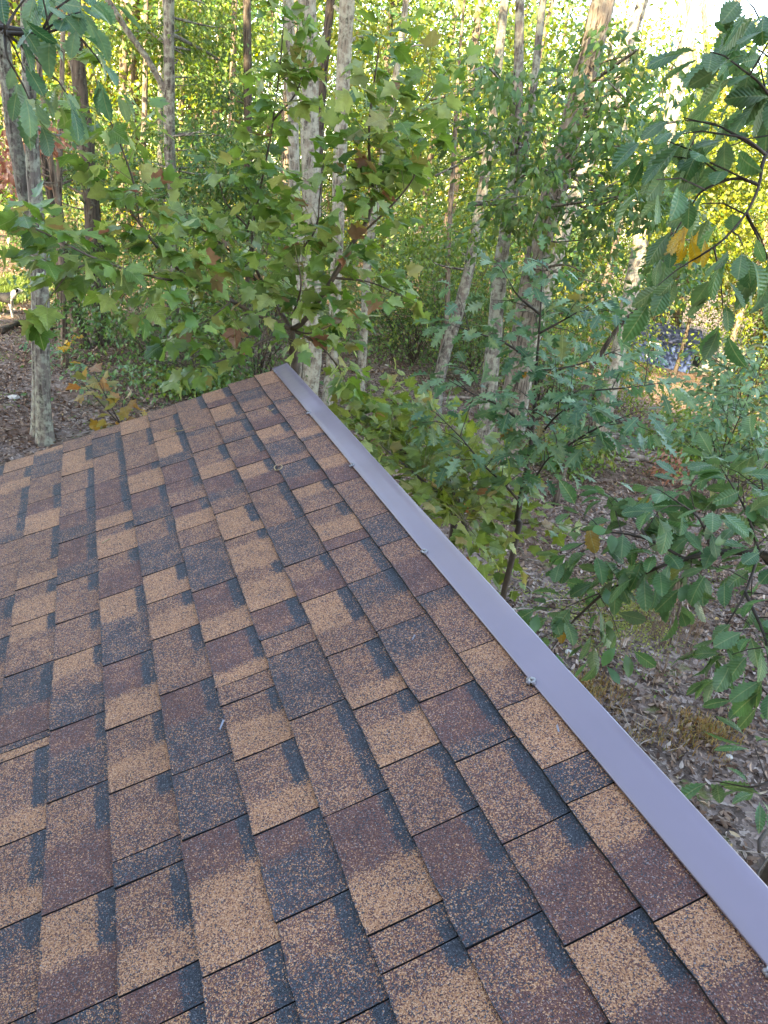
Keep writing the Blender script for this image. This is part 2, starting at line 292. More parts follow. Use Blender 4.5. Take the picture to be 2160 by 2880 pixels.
def shinglemat():
    m, nt, b, N, Lk = newmat('asphalt_granules')
    at_ = N('ShaderNodeAttribute'); at_.attribute_name = 'mix'
    sp = N('ShaderNodeSeparateColor'); Lk(at_.outputs['Color'], sp.inputs[0])
    tc = N('ShaderNodeTexCoord')
    def cell(scale, rnd=1.0):
        v = N('ShaderNodeTexVoronoi'); v.inputs['Scale'].default_value = scale; v.inputs['Randomness'].default_value = rnd
        Lk(tc.outputs['Object'], v.inputs['Vector']); s = N('ShaderNodeSeparateColor'); Lk(v.outputs['Color'], s.inputs[0]); return v, s
    v1, s1 = cell(500)
    nz = N('ShaderNodeTexNoise'); nz.inputs['Scale'].default_value = 22; nz.inputs['Detail'].default_value = 4; Lk(tc.outputs['Object'], nz.inputs['Vector'])
    # local drift of the blend, so that patches have ragged borders
    off = N('ShaderNodeMapRange'); off.inputs[1].default_value = .3; off.inputs[2].default_value = .7; off.inputs[3].default_value = -.13; off.inputs[4].default_value = .13; Lk(nz.outputs['Fac'], off.inputs[0])
    rr = N('ShaderNodeMath'); rr.operation = 'ADD'; Lk(s1.outputs[0], rr.inputs[0]); Lk(off.outputs[0], rr.inputs[1])
    t1 = N('ShaderNodeMath'); t1.operation = 'LESS_THAN'; Lk(rr.outputs[0], t1.inputs[0]); Lk(sp.outputs[0], t1.inputs[1])
    su = N('ShaderNodeMath'); su.operation = 'ADD'; Lk(sp.outputs[0], su.inputs[0]); Lk(sp.outputs[1], su.inputs[1])
    t2 = N('ShaderNodeMath'); t2.operation = 'LESS_THAN'; Lk(rr.outputs[0], t2.inputs[0]); Lk(su.outputs[0], t2.inputs[1])
    cb = ramp(nt, [(0, (.085, .036, .03)), (.6, (.13, .058, .05)), (.93, (.19, .105, .095)), (1, (.27, .22, .21))]); Lk(s1.outputs[1], cb.inputs['Fac'])
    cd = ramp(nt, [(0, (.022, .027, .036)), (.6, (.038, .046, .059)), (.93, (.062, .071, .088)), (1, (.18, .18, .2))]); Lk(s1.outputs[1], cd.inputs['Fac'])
    ct = ramp(nt, [(0, (.28, .13, .066)), (.5, (.39, .188, .1)), (1, (.53, .31, .19))]); Lk(s1.outputs[1], ct.inputs['Fac'])
    m1 = N('ShaderNodeMixRGB'); Lk(t2.outputs[0], m1.inputs['Fac']); Lk(cd.outputs['Color'], m1.inputs['Color1']); Lk(cb.outputs['Color'], m1.inputs['Color2'])
    m2 = N('ShaderNodeMixRGB'); Lk(t1.outputs[0], m2.inputs['Fac']); Lk(m1.outputs['Color'], m2.inputs['Color1']); Lk(ct.outputs['Color'], m2.inputs['Color2'])
    # scuffs and dust
    n2 = N('ShaderNodeTexNoise'); n2.inputs['Scale'].default_value = 3.1; n2.inputs['Detail'].default_value = 7; n2.inputs['Roughness'].default_value = .7; Lk(tc.outputs['Object'], n2.inputs['Vector'])
    rv = N('ShaderNodeMapRange'); rv.inputs[1].default_value = .3; rv.inputs[2].default_value = .7; rv.inputs[3].default_value = .86; rv.inputs[4].default_value = 1.16; Lk(n2.outputs['Fac'], rv.inputs[0])
    hs = N('ShaderNodeHueSaturation'); Lk(rv.outputs[0], hs.inputs['Value']); Lk(m2.outputs['Color'], hs.inputs['Color'])
    Lk(hs.outputs['Color'], b.inputs['Base Color']); b.inputs['Roughness'].default_value = .8; b.inputs['Specular IOR Level'].default_value = .3
    bp = N('ShaderNodeBump'); bp.inputs['Strength'].default_value = .55; bp.inputs['Distance'].default_value = .003; Lk(v1.outputs['Distance'], bp.inputs['Height']); Lk(bp.outputs['Normal'], b.inputs['Normal'])
    return m
M_SH = shinglemat(); M_ASPH = simple('cut_asphalt', (.012, .012, .014), .9)
RAKE = 2.966; BNEAR = -1.3
shed = thing('shed', 'shed with brown and tan asphalt shingle roof and lavender metal edge strip', 'shed', (-.2, 1.2, 0))
SH0 = np.array(shed.location)
MET_A = .3795
def shingle_mesh(k, segs, mats=None):
    """one shingle between two cut edges: segs = [(b0, b1, colour, band?)] from far to near"""
    a0 = E0 + EE * k; a1 = a0 + EE
    if k == 7: a1 = MET_A + .02
    rj = np.random.RandomState(abs(int(segs[0][0] * 9973)) + k * 31 + 500)
    Vs = []; Cs = []; Fs = []; Fm = []
    rows = []                                   # (b, colour, band, raised)
    for i, (b0, b1, c, band) in enumerate(segs):
        soft0 = .010 if i else 0; soft1 = .010 if i < len(segs) - 1 else 0
        w = b0 - b1
        soft0 = min(soft0, w * .3); soft1 = min(soft1, w * .3)
        rows.append((b0 - soft0, c, band)); 
        if w > .08: rows.append(((b0 + b1) / 2, c, band))
        rows.append((b1 + soft1, c, band))
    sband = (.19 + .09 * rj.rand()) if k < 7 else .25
    lift = .0025 + .002 * rj.rand(); wob = rj.normal(0, .0011, len(rows) + 2); cols = [0.0, .04, .5, 1 - sband - .035, 1 - sband + .03, .97, 1.04]
    n = len(cols)
    for j, (b, c, band) in enumerate(rows):
        bj = b + (.0012 if j == 0 else 0) * -1 + (.0012 if j == len(rows) - 1 else 0)
        for q, s in enumerate(cols):
            a = a0 + (a1 - a0) * s + (wob[j] if q < 2 else 0)
            th = .0058 if not band else .0035
            h = th * (1 - s) + .0012 + lift * (1 - s) ** 3
            Vs.append(roofp(a, bj, h))
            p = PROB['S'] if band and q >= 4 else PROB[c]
            if s <= .0: p = tuple(.5 * x + .5 * y for x, y in zip(p, PROB['S']))
            Cs.append((*p, 1))
    for j in range(len(rows) - 1):
        for q in range(n - 1):
            i = j * n + q; Fs.append((i, i + n, i + n + 1, i + 1)); Fm.append(0)
    # skirts: butt edge and both cut ends
    base = len(Vs)
    ring = [j * n for j in range(len(rows))]
    lowv = []
    for v in ring: lowv.append(len(Vs)); Vs.append(Vs[v] + NN * .011); Cs.append((*PROB['X'], 1))
    for j in range(len(ring) - 1): Fs.append((ring[j], lowv[j], lowv[j + 1], ring[j + 1])); Fm.append(1)
    for r in (0, len(rows) - 1):
        top = [r * n + q for q in range(n)]; low = []
        for v in top: low.append(len(Vs)); Vs.append(Vs[v] + NN * .009); Cs.append((*PROB['X'], 1))
        for q in range(n - 1): Fs.append((top[q], top[q + 1], low[q + 1], low[q])); Fm.append(1)
    return np.array(Vs), Fs, np.array(Cs), Fm
KLOW = -9
pieces = []
for k in range(7, KLOW - 1, -1):
    rr_ = np.random.RandomState(900 + k)
    seq = []; b = RAKE + .012 * rr_.rand()
    if k in TAB:
        cur = []
        for it in TAB[k].split('|'):
            c, cr, x, y, kind = it.split()
            b1 = bb(int(cr), float(x), float(y))
            if b1 > b - .004: continue
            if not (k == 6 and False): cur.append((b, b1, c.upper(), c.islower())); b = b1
            if kind == 'e': seq.append(cur); cur = []
        if cur: seq.append(cur)
    while b > BNEAR:
        cur = []; 
        if rr_.rand() < .8:
            w = rr_.uniform(.05, .12); c = rr_.choice(list('TMBBMD')); cur.append((b, b - w, c, True)); b -= w
        w = rr_.uniform(.05, .15); c = rr_.choice(list('TTMMBDD')); cur.append((b, b - w, c, False)); b -= w
        seq.append(cur)
    for s in seq: pieces.append((k, s))
def vis_size(k, s):
    bm = (s[0][0] + s[-1][1]) / 2; p = topx(roofp(E0 + EE * (k + .5), bm)); w = s[0][0] - s[-1][1]
    inside = p[2] > .2 and -60 < p[0] < 1720 and p[1] < 2330
    return (w / p[2]) if inside else -1 / (1 + abs(bm))
roof = None
deck = MB()
def roofbox(a0, a1, b0, b1, h0, h1):
    P = [roofp(a, b, h) for h in (h0, h1) for (a, b) in ((a0, b0), (a1, b0), (a1, b1), (a0, b1))]
    return np.array(P), [(0, 3, 2, 1), (4, 5, 6, 7), (0, 1, 5, 4), (1, 2, 6, 5), (2, 3, 7, 6), (3, 0, 4, 7)]
AE = E0 + EE * KLOW
deck.add(*roofbox(AE - .01, .438, BNEAR, RAKE - .006, -.03, -.0075))
W_WOOD = simple('roof_board', (.28, .22, .16), .8, nscale=9)
roof = deck.build('roof', W_WOOD, shed, org=SH0)
order = sorted(range(len(pieces)), key=lambda i: -vis_size(*pieces[i]))
rest = []
for rank, i in enumerate(order):
    Vp, Fp, Cp, Fm = shingle_mesh(*pieces[i])
    if rank < 300:
        me = mesh_np('shingle', Vp - SH0, Fp, [M_SH, M_ASPH], False, cattr=Cp, fmat=Fm)
        ob('shingle', me, roof)
    else: rest.append((Vp, Fp, Cp, Fm))
n0 = 0; VV = []; FF = []; CC = []; MM = []
for Vp, Fp, Cp, Fm in rest:
    VV.append(Vp); FF += [tuple(i + n0 for i in f) for f in Fp]; CC.append(Cp); MM += list(Fm); n0 += len(Vp)
if rest: ob('shingle_field', mesh_np('shingle_field', np.concatenate(VV) - SH0, FF, [M_SH, M_ASPH], False, cattr=np.concatenate(CC), fmat=MM), roof, kind='stuff')
# metal edge strip: along the top edge, folded down over it
def metalmat():
    m, nt, b, N, Lk = newmat('painted_metal')
    tc = N('ShaderNodeTexCoord'); nz = N('ShaderNodeTexNoise'); nz.inputs['Scale'].default_value = 2.2; nz.inputs['Detail'].default_value = 4; Lk(tc.outputs['Object'], nz.inputs['Vector'])
    r = ramp(nt, [(.3, (.15, .112, .15)), (.7, (.195, .148, .195))]); Lk(nz.outputs['Fac'], r.inputs['Fac']); Lk(r.outputs['Color'], b.inputs['Base Color'])
    b.inputs['Roughness'].default_value = .3; b.inputs['Specular IOR Level'].default_value = .8; b.inputs['Coat Weight'].default_value = .35; b.inputs['Coat Roughness'].default_value = .25
    bp = N('ShaderNodeBump'); bp.inputs['Strength'].default_value = .35; bp.inputs['Distance'].default_value = .03; Lk(nz.outputs['Fac'], bp.inputs['Height']); Lk(bp.outputs['Normal'], b.inputs['Normal'])
    return m
M_MET = metalmat()
fb = np.linspace(RAKE + .006, BNEAR, 70)
prof_V = []
SCR = [ab_disp(596, 806), ab_disp(669, 895), ab_disp(766, 1008), ab_disp(919, 1197), ab_disp(1154, 1475), ab_disp(1655, 2112)]
scb = [s[1] for s in SCR]
for j, b in enumerate(fb):
    w1 = .0018 * math.sin(b * 5.1) + .0010 * math.sin(b * 13.0) + .0006 * math.sin(b * 31.0)
    dmp = sum(math.exp(-((b - s) / .06) ** 2) for s in scb)
    L_ = .0095 - .0028 * dmp + .0015 * (0.5 + .5 * math.sin(b * 3.7))
    prof = [(MET_A + .004, .0055), (MET_A, L_ - .0006), (MET_A + .0025, L_ + .0012), (MET_A + .02, L_ + .002 - .0015 * dmp), (MET_A + .045, L_ + .003 + w1), (.4462, L_ + .0042 + w1), (.4492, L_ + .002), (.4502, L_ - .004), (.4502, -.05), (.452, -.054)]
    for a, h in prof: prof_V.append(roofp(a, b, h))
npf = 10
Fm_ = [(j * npf + q, j * npf + q + 1, (j + 1) * npf + q + 1, (j + 1) * npf + q) for j in range(len(fb) - 1) for q in range(npf - 1)]
# folded end tab at the rake
me = mesh_np('metal_edge_strip', np.array(prof_V) - SH0, Fm_, M_MET, True)
strip = ob('metal_edge_strip', me, shed)
es = MB(); es.add(*roofbox(MET_A + .001, .4495, RAKE + .0062, RAKE + .0085, -.03, .0125)); es.build('end_fold', M_MET, strip, org=SH0)
M_ZINC = simple('zinc', (.3, .29, .29), .45, .9); M_SEAL = simple('clear_sealant', (.2, .17, .18), .2)
def screw_at(a, b):
    o = roofp(a, b, .0115); ax = np.stack([U, V_, -NN], 1)
    def lathe(pr, n=12, j=0):
        V = [o + ax @ np.array([r * math.cos(t), r * math.sin(t), z]) for (r, z) in pr for t in [2 * math.pi * q / n for q in range(n)]]
        F = [(i * n + q, i * n + (q + 1) % n, (i + 1) * n + (q + 1) % n, (i + 1) * n + q) for i in range(len(pr) - 1) for q in range(n)] + [tuple((len(pr) - 1) * n + q for q in range(n))]
        return V, F
    mb = MB(); mb.add(*lathe([(.0085, -.003), (.0088, .0005), (.007, .0012), (.005, .0022)], 14)); mb.add(*lathe([(.0042, .002), (.0042, .0062), (.003, .0072)], 6))
    s = mb.build('screw', M_ZINC, strip, org=SH0)
    g = MB(); rj = np.random.RandomState(int(b * 1000))
    for q in range(4):
        t = rj.rand() * 6.28; c = o + ax @ np.array([.006 * math.cos(t) - .004, .009 * math.sin(t), -.002]); 
        pr = [(.005, -.002), (.0046, .001), (.0028, .0028)]
        V = [c + ax @ np.array([r * math.cos(u) * (1 + .2 * rj.rand()), r * math.sin(u) * 1.3, z]) for (r, z) in pr for u in [2 * math.pi * w / 8 for w in range(8)]]
        g.add(V, [(i * 8 + w, i * 8 + (w + 1) % 8, (i + 1) * 8 + (w + 1) % 8, (i + 1) * 8 + w) for i in range(2) for w in range(8)] + [tuple(16 + w for w in range(8))])
    g.build('sealant', M_SEAL, strip, smooth=True, org=SH0)
for a, b in SCR: screw_at(MET_A + .003, b)
# fascia, rake boards and walls under the roof
W_TRIM = simple('brown_trim', (.14, .09, .07), .6, nscale=6)
t_ = MB(); t_.add(*roofbox(AE, .449, RAKE - .03, RAKE - .001, -.17, -.031)); t_.build('rake_board', W_TRIM, shed, org=SH0)
t_ = MB(); t_.add(*roofbox(.4385, .4495, BNEAR, RAKE - .031, -.19, -.0095)); t_.build('fascia_board', W_TRIM, shed, org=SH0)
xr = roofp(.40, 0)[0]; xl = roofp(AE + .15, 0)[0]; yf = D * RAKE - .25; yb = D * BNEAR + .25
def ztop(x): return CAMZ + D * ((x / D - math.sin(TH)) / math.cos(TH) * math.sin(TH) - math.cos(TH)) - .04
W_SIDE = simple('shed_siding', (.3, .25, .2), .75, nscale=5)
wl = MB()
for (xa, ya, xb, yb_) in ((xl, yf, xr, yf), (xr, yf, xr, yb), (xr, yb, xl, yb), (xl, yb, xl, yf)):
    dx, dy = xb - xa, yb_ - ya; L_ = math.hypot(dx, dy); nx_, ny_ = -dy / L_ * .1, dx / L_ * .1
    wl.add([(xa, ya, -.3), (xb, yb_, -.3), (xb, yb_, ztop(xb)), (xa, ya, ztop(xa)), (xa - nx_, ya - ny_, -.3), (xb - nx_, yb_ - ny_, -.3), (xb - nx_, yb_ - ny_, ztop(xb) - .05), (xa - nx_, ya - ny_, ztop(xa) - .05)],
           [(0, 1, 2, 3), (7, 6, 5, 4), (0, 4, 5, 1), (3, 2, 6, 7), (1, 5, 6, 2), (0, 3, 7, 4)])
wl.build('wall', W_SIDE, shed, org=SH0)

# ------------------------------------------------------------------ leaf templates (y = base to tip, x = width, z = up)
def fan_leaf(right, centre=(0, .3), fold=.12, droop=.18, curl=.1, petiole=.5):
    pts = [(0, 0)] + right + [(0, 1)] + [(-x, y) for x, y in right[::-1]]
    V = [(centre[0], centre[1])] + pts
    F = [(0, 1 + i, 1 + (i + 1) % len(pts)) for i in range(len(pts))]
    V3 = [[x, y, fold * abs(x) - droop * y * y - curl * (x * x) * 1.5 + .03 * math.sin(9 * x + 5 * y)] for x, y in V]
    n = len(V3)
    if petiole:
        V3 += [[-.012, 0, 0], [.012, 0, 0], [.008, -petiole, .12 * petiole], [-.008, -petiole, .12 * petiole]]
        F += [(n, n + 1, n + 2), (n, n + 2, n + 3)]
    return np.array(V3, float), np.array(F)
def strip_leaf(half, fold=.15, droop=.2, ripple=0.0, petiole=.08):
    V = []; F = []
    for i, (w, y) in enumerate(half):
        zz = -droop * y * y; rp = ripple * (1 if i % 2 else -1)
        V += [[-w, y, fold * w + zz + rp], [0, y, zz], [w, y, fold * w + zz + rp]]
    for i in range(len(half) - 1):
        a = i * 3
        for q in (0, 1): F += [(a + q, a + q + 1, a + q + 4), (a + q, a + q + 4, a + q + 3)]
    if petiole:
        n = len(V); V += [[-.012, 0, 0], [.012, 0, 0], [.01, -petiole, .1 * petiole], [-.01, -petiole, .1 * petiole]]; F += [(n, n + 1, n + 2), (n, n + 2, n + 3)]
    return np.array(V, float), np.array(F)
maple_half = [(.17, -.05), (.42, .03), (.34, .15), (.43, .23), (.65, .46), (.47, .48), (.42, .56), (.27, .52), (.30, .68), (.19, .74), (.12, .87)]
MAPLE = [fan_leaf(maple_half, fold=f, droop=d, curl=c) for f, d, c in ((.14, .2, .12), (.3, .32, .2), (-.05, .1, .3), (.2, .05, .02))]
def scal(pts): return pts
oak_half = [(.03, 0), (.1, .1), (.22, .2), (.09, .27), (.14, .34), (.36, .47), (.13, .5), (.17, .58), (.33, .72), (.11, .72), (.17, .86), (.08, .88), (.0, 1)]
OAK = [strip_leaf(oak_half, fold=f, droop=d) for f, d in ((.2, .25), (.45, .4), (.05, .12), (-.2, .3))]
ch = [(.02, 0)]
for i in range(1, 15):
    y = i / 15; w = .19 * math.sin(math.pi * min(1, y ** 1.25)) ** .75; ch.append((w * (1.1 if i % 2 else .86), y))
ch.append((0, 1))
chb = [(w_ * 1.42, y_) for w_, y_ in ch]
BROAD = [strip_leaf(chb, fold=f, droop=d, ripple=.012) for f, d in ((.2, .3), (.45, .5), (.08, .15), (-.15, .4))]
CHEST = [strip_leaf(ch, fold=f, droop=d, ripple=.012) for f, d in ((.25, .3), (.5, .5), (.1, .15), (-.15, .35))]
ov = [(.01, 0), (.2, .22), (.25, .5), (.15, .8), (0, 1)]
OVATE = [strip_leaf(ov, fold=f, droop=d, petiole=0) for f, d in ((.3, .25), (.1, .4))]
OV2 = [strip_leaf([(.02, 0), (.27, .45), (.0, 1)], fold=.3, droop=d, petiole=0) for d in (.2, .45)]
DIA = [(np.array([(0, 0, 0), (.32, .5, .08), (0, 1, -.12), (-.32, .5, .08)], float), np.array([(0, 1, 2), (0, 2, 3)]))]
TOPN = lambda F: F[:, ::-1]          # templates wind so that the upper side faces +z
def fixwind(T):
    out = []
    for V, F in T:
        a, b, c = V[F[0][0]], V[F[0][1]], V[F[0][2]]
        nrm = sum(np.cross(V[f[1]] - V[f[0]], V[f[2]] - V[f[0]])[2] for f in F)
        out.append((V, F if nrm > 0 else F[:, ::-1].copy()))
    return out
MAPLE, OAK, CHEST, BROAD, OVATE, OV2, DIA = map(fixwind, (MAPLE, OAK, CHEST, BROAD, OVATE, OV2, DIA))
def frames(tip, up):
    y = norm(tip); x = norm(np.cross(y, up)); z = np.cross(x, y); return np.stack([x, y, z], -1)     # columns
def merge_leaves(P, tip, up, size, temps, rng, tint):
    R = frames(tip, up); idx = rng.randint(0, len(temps), len(P)); VV = []; FF = []; TT = []; n0 = 0
    for q, (Tv, Tf) in enumerate(temps):
        s = np.where(idx == q)[0]
        if not len(s): continue
        V = P[s][:, None, :] + size[s][:, None, None] * np.einsum('nij,kj->nki', R[s], Tv)
        F = Tf[None] + (np.arange(len(s)) * len(Tv))[:, None, None] + n0
        VV.append(V.reshape(-1, 3)); FF.append(F.reshape(-1, 3)); TT.append(np.repeat(tint[s], len(Tv))); n0 += len(s) * len(Tv)
    return np.concatenate(VV), np.concatenate(FF), np.concatenate(TT)
_leafmesh = {}
def put_leaves(root, P, tip, up, size, temps, matpair, rng, n_ind=300, name='leaf', stuffname='foliage'):
    """the leaves that show largest become single parts, the rest one mass"""
    org = np.array(root.location); tint = rng.rand(len(P))
    n_ind = min(n_ind, len(P))
    if n_ind:
        px = topx(P); key = size / np.maximum(px[:, 2], .3)
        key = np.where((px[:, 2] > .2) & (px[:, 0] > -20) & (px[:, 0] < 1680) & (px[:, 1] > -20) & (px[:, 1] < 2230), key, key * .01)
        od = np.argsort(-key); ind, rst = od[:n_ind], od[n_ind:]
        kk = (id(temps), matpair[0].name)
        if kk not in _leafmesh:
            _leafmesh[kk] = [mesh_np(name, Tv, Tf, matpair[0], True) for Tv, Tf in temps]
        ms = _leafmesh[kk]; R = frames(tip[ind], up[ind])
        for j, i in enumerate(ind):
            o = bpy.data.objects.new(name, ms[rng.randint(len(ms))]); C.objects.link(o); o.parent = root
            m = Matrix.Identity(4); s = size[i]
            for r in range(3):
                for c in range(3): m[r][c] = R[j, r, c] * s
                m[r][3] = P[i, r] - org[r]
            o.matrix_local = m
    else: rst = np.arange(len(P))
    if len(rst):
        V, F, T = merge_leaves(P[rst], tip[rst], up[rst], size[rst], temps, rng, tint[rst])
        ob(stuffname, mesh_np(stuffname, V - org, F, matpair[1], True, tint=T), root, kind='stuff')

def grow(limbs, rng, spacing=.09, start=.25, tw=(.12, .38), nodes=3, upb=.35, droop=.55, leaf=(.075, .125), outw=None, flat=.6):
    """twigs and leaf sites along limb polylines"""
    P = []; Tp = []; Up = []; twigs = []
    for limb in limbs:
        pts = limb; seg = np.linalg.norm(np.diff(pts, axis=0), axis=1); L_ = seg.sum(); cum = np.concatenate([[0], np.cumsum(seg)])
        n = max(2, int(L_ * (1 - start) / spacing))
        for s in np.linspace(start, 1, n):
            s_ = min(1, max(0, s + rng.normal(0, .02))) * L_; i = min(len(seg) - 1, np.searchsorted(cum, s_) - 1 if s_ > 0 else 0); i = max(i, 0)
            p = pts[i] + (pts[i + 1] - pts[i]) * ((s_ - cum[i]) / max(seg[i], 1e-6)); d = norm(pts[i + 1] - pts[i])
            a = rng.normal(0, 1, 3); a[2] *= flat; a = norm(a - d * (a @ d) * .7)
            td = norm(a + d * .55 + np.array([0, 0, upb])); l = rng.uniform(*tw) * (1.15 - .5 * s if L_ > .8 else 1)
            if s > .97: td = d; l = tw[0]
            q = np.array([p, p + td * l * .55, p + td * l + np.array([0, 0, -.12 * l])]); twigs.append(q)
            for k in range(nodes):
                f = (k + 1) / nodes; b_ = p + td * l * f + np.array([0, 0, -.12 * l * f * f])
                for sgn in ((-1, 1) if k < nodes - 1 else (-1, 0, 1)):
                    side = norm(np.cross(td, np.array([0, 0, 1.]))) * sgn
                    t = norm(td * (.5 if sgn else 1) + side * .9 + rng.normal(0, .28, 3) + np.array([0, 0, -droop * rng.uniform(.3, 1.5)]))
                    pet = rng.uniform(.03, .07); u = norm(np.array([0, 0, 1.]) + rng.normal(0, .52, 3))
                    P.append(b_ + t * pet); Tp.append(t); Up.append(u)
    P, Tp, Up = map(np.array, (P, Tp, Up)); size = rng.uniform(leaf[0], leaf[1], len(P))
    return P, Tp, Up, size, twigs
def limbs_obj(root, limbs, radii, mat, name='branch', seg=7, jit=.12):
    org = np.array(root.location)
    for q, (l, r) in enumerate(zip(limbs, radii)):
        mb = MB(); mb.tube(l, r[1] + (r[0] - r[1]) * (1 - np.linspace(0, 1, len(l))) ** (3.6 if r[0] > .042 else 1), seg, jit, seed=q * 3.1); mb.build(name if q else 'stem', mat, root, smooth=True, org=org)
def twigs_obj(root, twigs, mat, r=.003):
    mb = MB()
    for t in twigs: mb.tube(t, [r, r * .8, r * .5], 3, cap=False)
    mb.build('twigs', mat, root, smooth=True, org=np.array(root.location), kind='stuff')
def L3(pts, n=14): return spline([at(*p) for p in pts], n)
# ------------------------------------------------------------------ near plants, leaf by leaf
def clear_of_roof(P):
    """True where a point does not sink into the shed"""
    rel = P - np.array([0, 0, CAMZ]); a = rel @ U / D; b = rel[:, 1] / D; h = -(rel @ NN) + D
    return ~((a > AE - .03) & (a < .462) & (b < RAKE + .02) & (b > BNEAR) & (h < .05))
def near_plant(name, label, cat, base, limbs, radii, temps, mats, seed, n_ind=300, bark=B_TWIG, **g):
    root = thing(name, label, cat, base); rng = np.random.RandomState(seed)
    P, Tp, Up, sz, tw = grow(g.pop('leafy', limbs), rng, **g)
    k = clear_of_roof(P) & clear_of_roof(P + Tp * sz[:, None]); P, Tp, Up, sz = P[k], Tp[k], Up[k], sz[k]
    limbs_obj(root, limbs, radii, bark)
    tw = [t for t in tw if clear_of_roof(t).all()]
    if tw: twigs_obj(root, tw, B_STEM if mats in (M_MAPLE, M_LOWM) else bark)
    put_leaves(root, P, Tp, Up, sz, temps, mats, rng, n_ind)
    return root
# young maple just past the roof corner
b0 = on_ground(at(633, 800, 4.95))
stem = spline([b0, at(634, 830, 4.9), at(632, 770, 4.85), at(629, 712, 4.8)], 12)
LM = [stem,
 L3([(629, 712, 4.8), (592, 692, 4.75), (556, 680, 4.7), (500, 650, 4.6), (430, 612, 4.5), (360, 560, 4.4), (300, 480, 4.35), (245, 415, 4.3)], 20),
 L3([(629, 716, 4.8), (600, 665, 4.9), (560, 615, 4.95), (522, 565, 5), (470, 520, 5), (400, 470, 4.9)]),
 L3([(629, 712, 4.8), (660, 690, 4.75), (720, 600, 4.65), (765, 520, 4.6), (798, 465, 4.6), (806, 390, 4.6), (797, 330, 4.6), (800, 240, 4.6), (818, 110, 4.6)], 22),
 L3([(625, 705, 4.8), (590, 640, 5), (552, 580, 5), (545, 500, 5), (560, 420, 5), (576, 340, 5), (590, 260, 5), (605, 140, 5), (613, 40, 5)], 20),
 L3([(300, 480, 4.35), (290, 400, 4.35), (255, 300, 4.35), (225, 230, 4.3), (205, 165, 4.3)]),
 L3([(430, 612, 4.5), (340, 600, 4.25), (210, 560, 4.05), (90, 500, 3.95), (10, 470, 3.9)]),
 L3([(629, 714, 4.8), (570, 735, 4.6), (500, 770, 4.5), (440, 790, 4.5)]),
 L3([(632, 714, 4.8), (690, 745, 4.95), (735, 800, 5.05), (760, 850, 5.1)]),
 L3([(765, 520, 4.6), (840, 450, 4.5), (890, 390, 4.45), (910, 330, 4.4)]),
 L3([(720, 600, 4.65), (800, 610, 4.7), (870, 640, 4.75)]),
 L3([(560, 615, 4.95), (620, 570, 4.7), (680, 500, 4.6), (690, 430, 4.6), (700, 340, 4.6)]),
 L3([(500, 650, 4.6), (450, 690, 4.45), (400, 715, 4.4)]),
 L3([(800, 420, 4.6), (850, 330, 4.7), (900, 240, 4.75), (960, 160, 4.8)]),
 L3([(210, 560, 4.05), (150, 590, 4.0), (110, 640, 4.0)]),
 L3([(629, 690, 4.8), (650, 620, 4.5), (640, 550, 4.4)]), L3([(632, 712, 4.8), (670, 720, 4.75), (720, 700, 4.8), (760, 690, 4.9)]), L3([(545, 500, 5), (490, 440, 5), (470, 380, 5)]), L3([(590, 260, 5), (640, 200, 5), (660, 130, 5)])]
RM_ = [(.034, .024), (.016, .005), (.014, .005), (.019, .004), (.012, .003), (.006, .0025), (.008, .003), (.01, .004), (.009, .004), (.007, .003), (.008, .003), (.008, .003), (.006, .003), (.006, .003), (.005, .003), (.008, .003)] + [(.007, .003)] * 3
near_plant('young_maple', 'young maple with green lobed leaves and forked slim trunk just behind the roof corner', 'maple', b0, LM, RM_, MAPLE, M_MAPLE, 11,
           leafy=LM[1:], spacing=.058, start=.2, leaf=(.075, .125), nodes=3, tw=(.12, .36), bark=B_MAPLE)
# low maple below the metal edge
b0 = on_ground(at(1010, 1200, 5.0))
LL = [spline([b0, b0 + [0, 0, .7], at(985, 1090, 4.6)], 8)]
for pts in ([(985, 1090, 4.6), (900, 1000, 4.75), (810, 930, 4.95)], [(985, 1090, 4.6), (960, 1000, 4.9), (900, 920, 5.2), (850, 900, 5.3)], [(985, 1090, 4.6), (1050, 1110, 4.8), (1110, 1130, 4.9), (1160, 1130, 4.9)],
            [(985, 1090, 4.6), (1010, 1150, 4.6), (1045, 1190, 4.55), (1075, 1220, 4.5)], [(985, 1090, 4.6), (940, 1060, 4.3), (880, 1010, 4.3), (820, 960, 4.5)], [(985, 1090, 4.6), (1030, 1050, 4.8), (1060, 1010, 5)],
            [(985, 1090, 4.6), (1000, 1120, 4.15), (1010, 1140, 3.9)], [(900, 1000, 4.75), (840, 900, 5.3), (770, 850, 5.5)]):
    LL.append(L3(pts, 9))
near_plant('low_maple', 'low yellow green maple crown spreading just below the metal roof edge', 'maple', b0, LL, [(.03, .022)] + [(.011, .004)] * 8, MAPLE, M_LOWM, 12,
           leafy=LL[1:], spacing=.032, start=.08, leaf=(.06, .1), nodes=3, tw=(.15, .42), upb=.6, droop=.25)
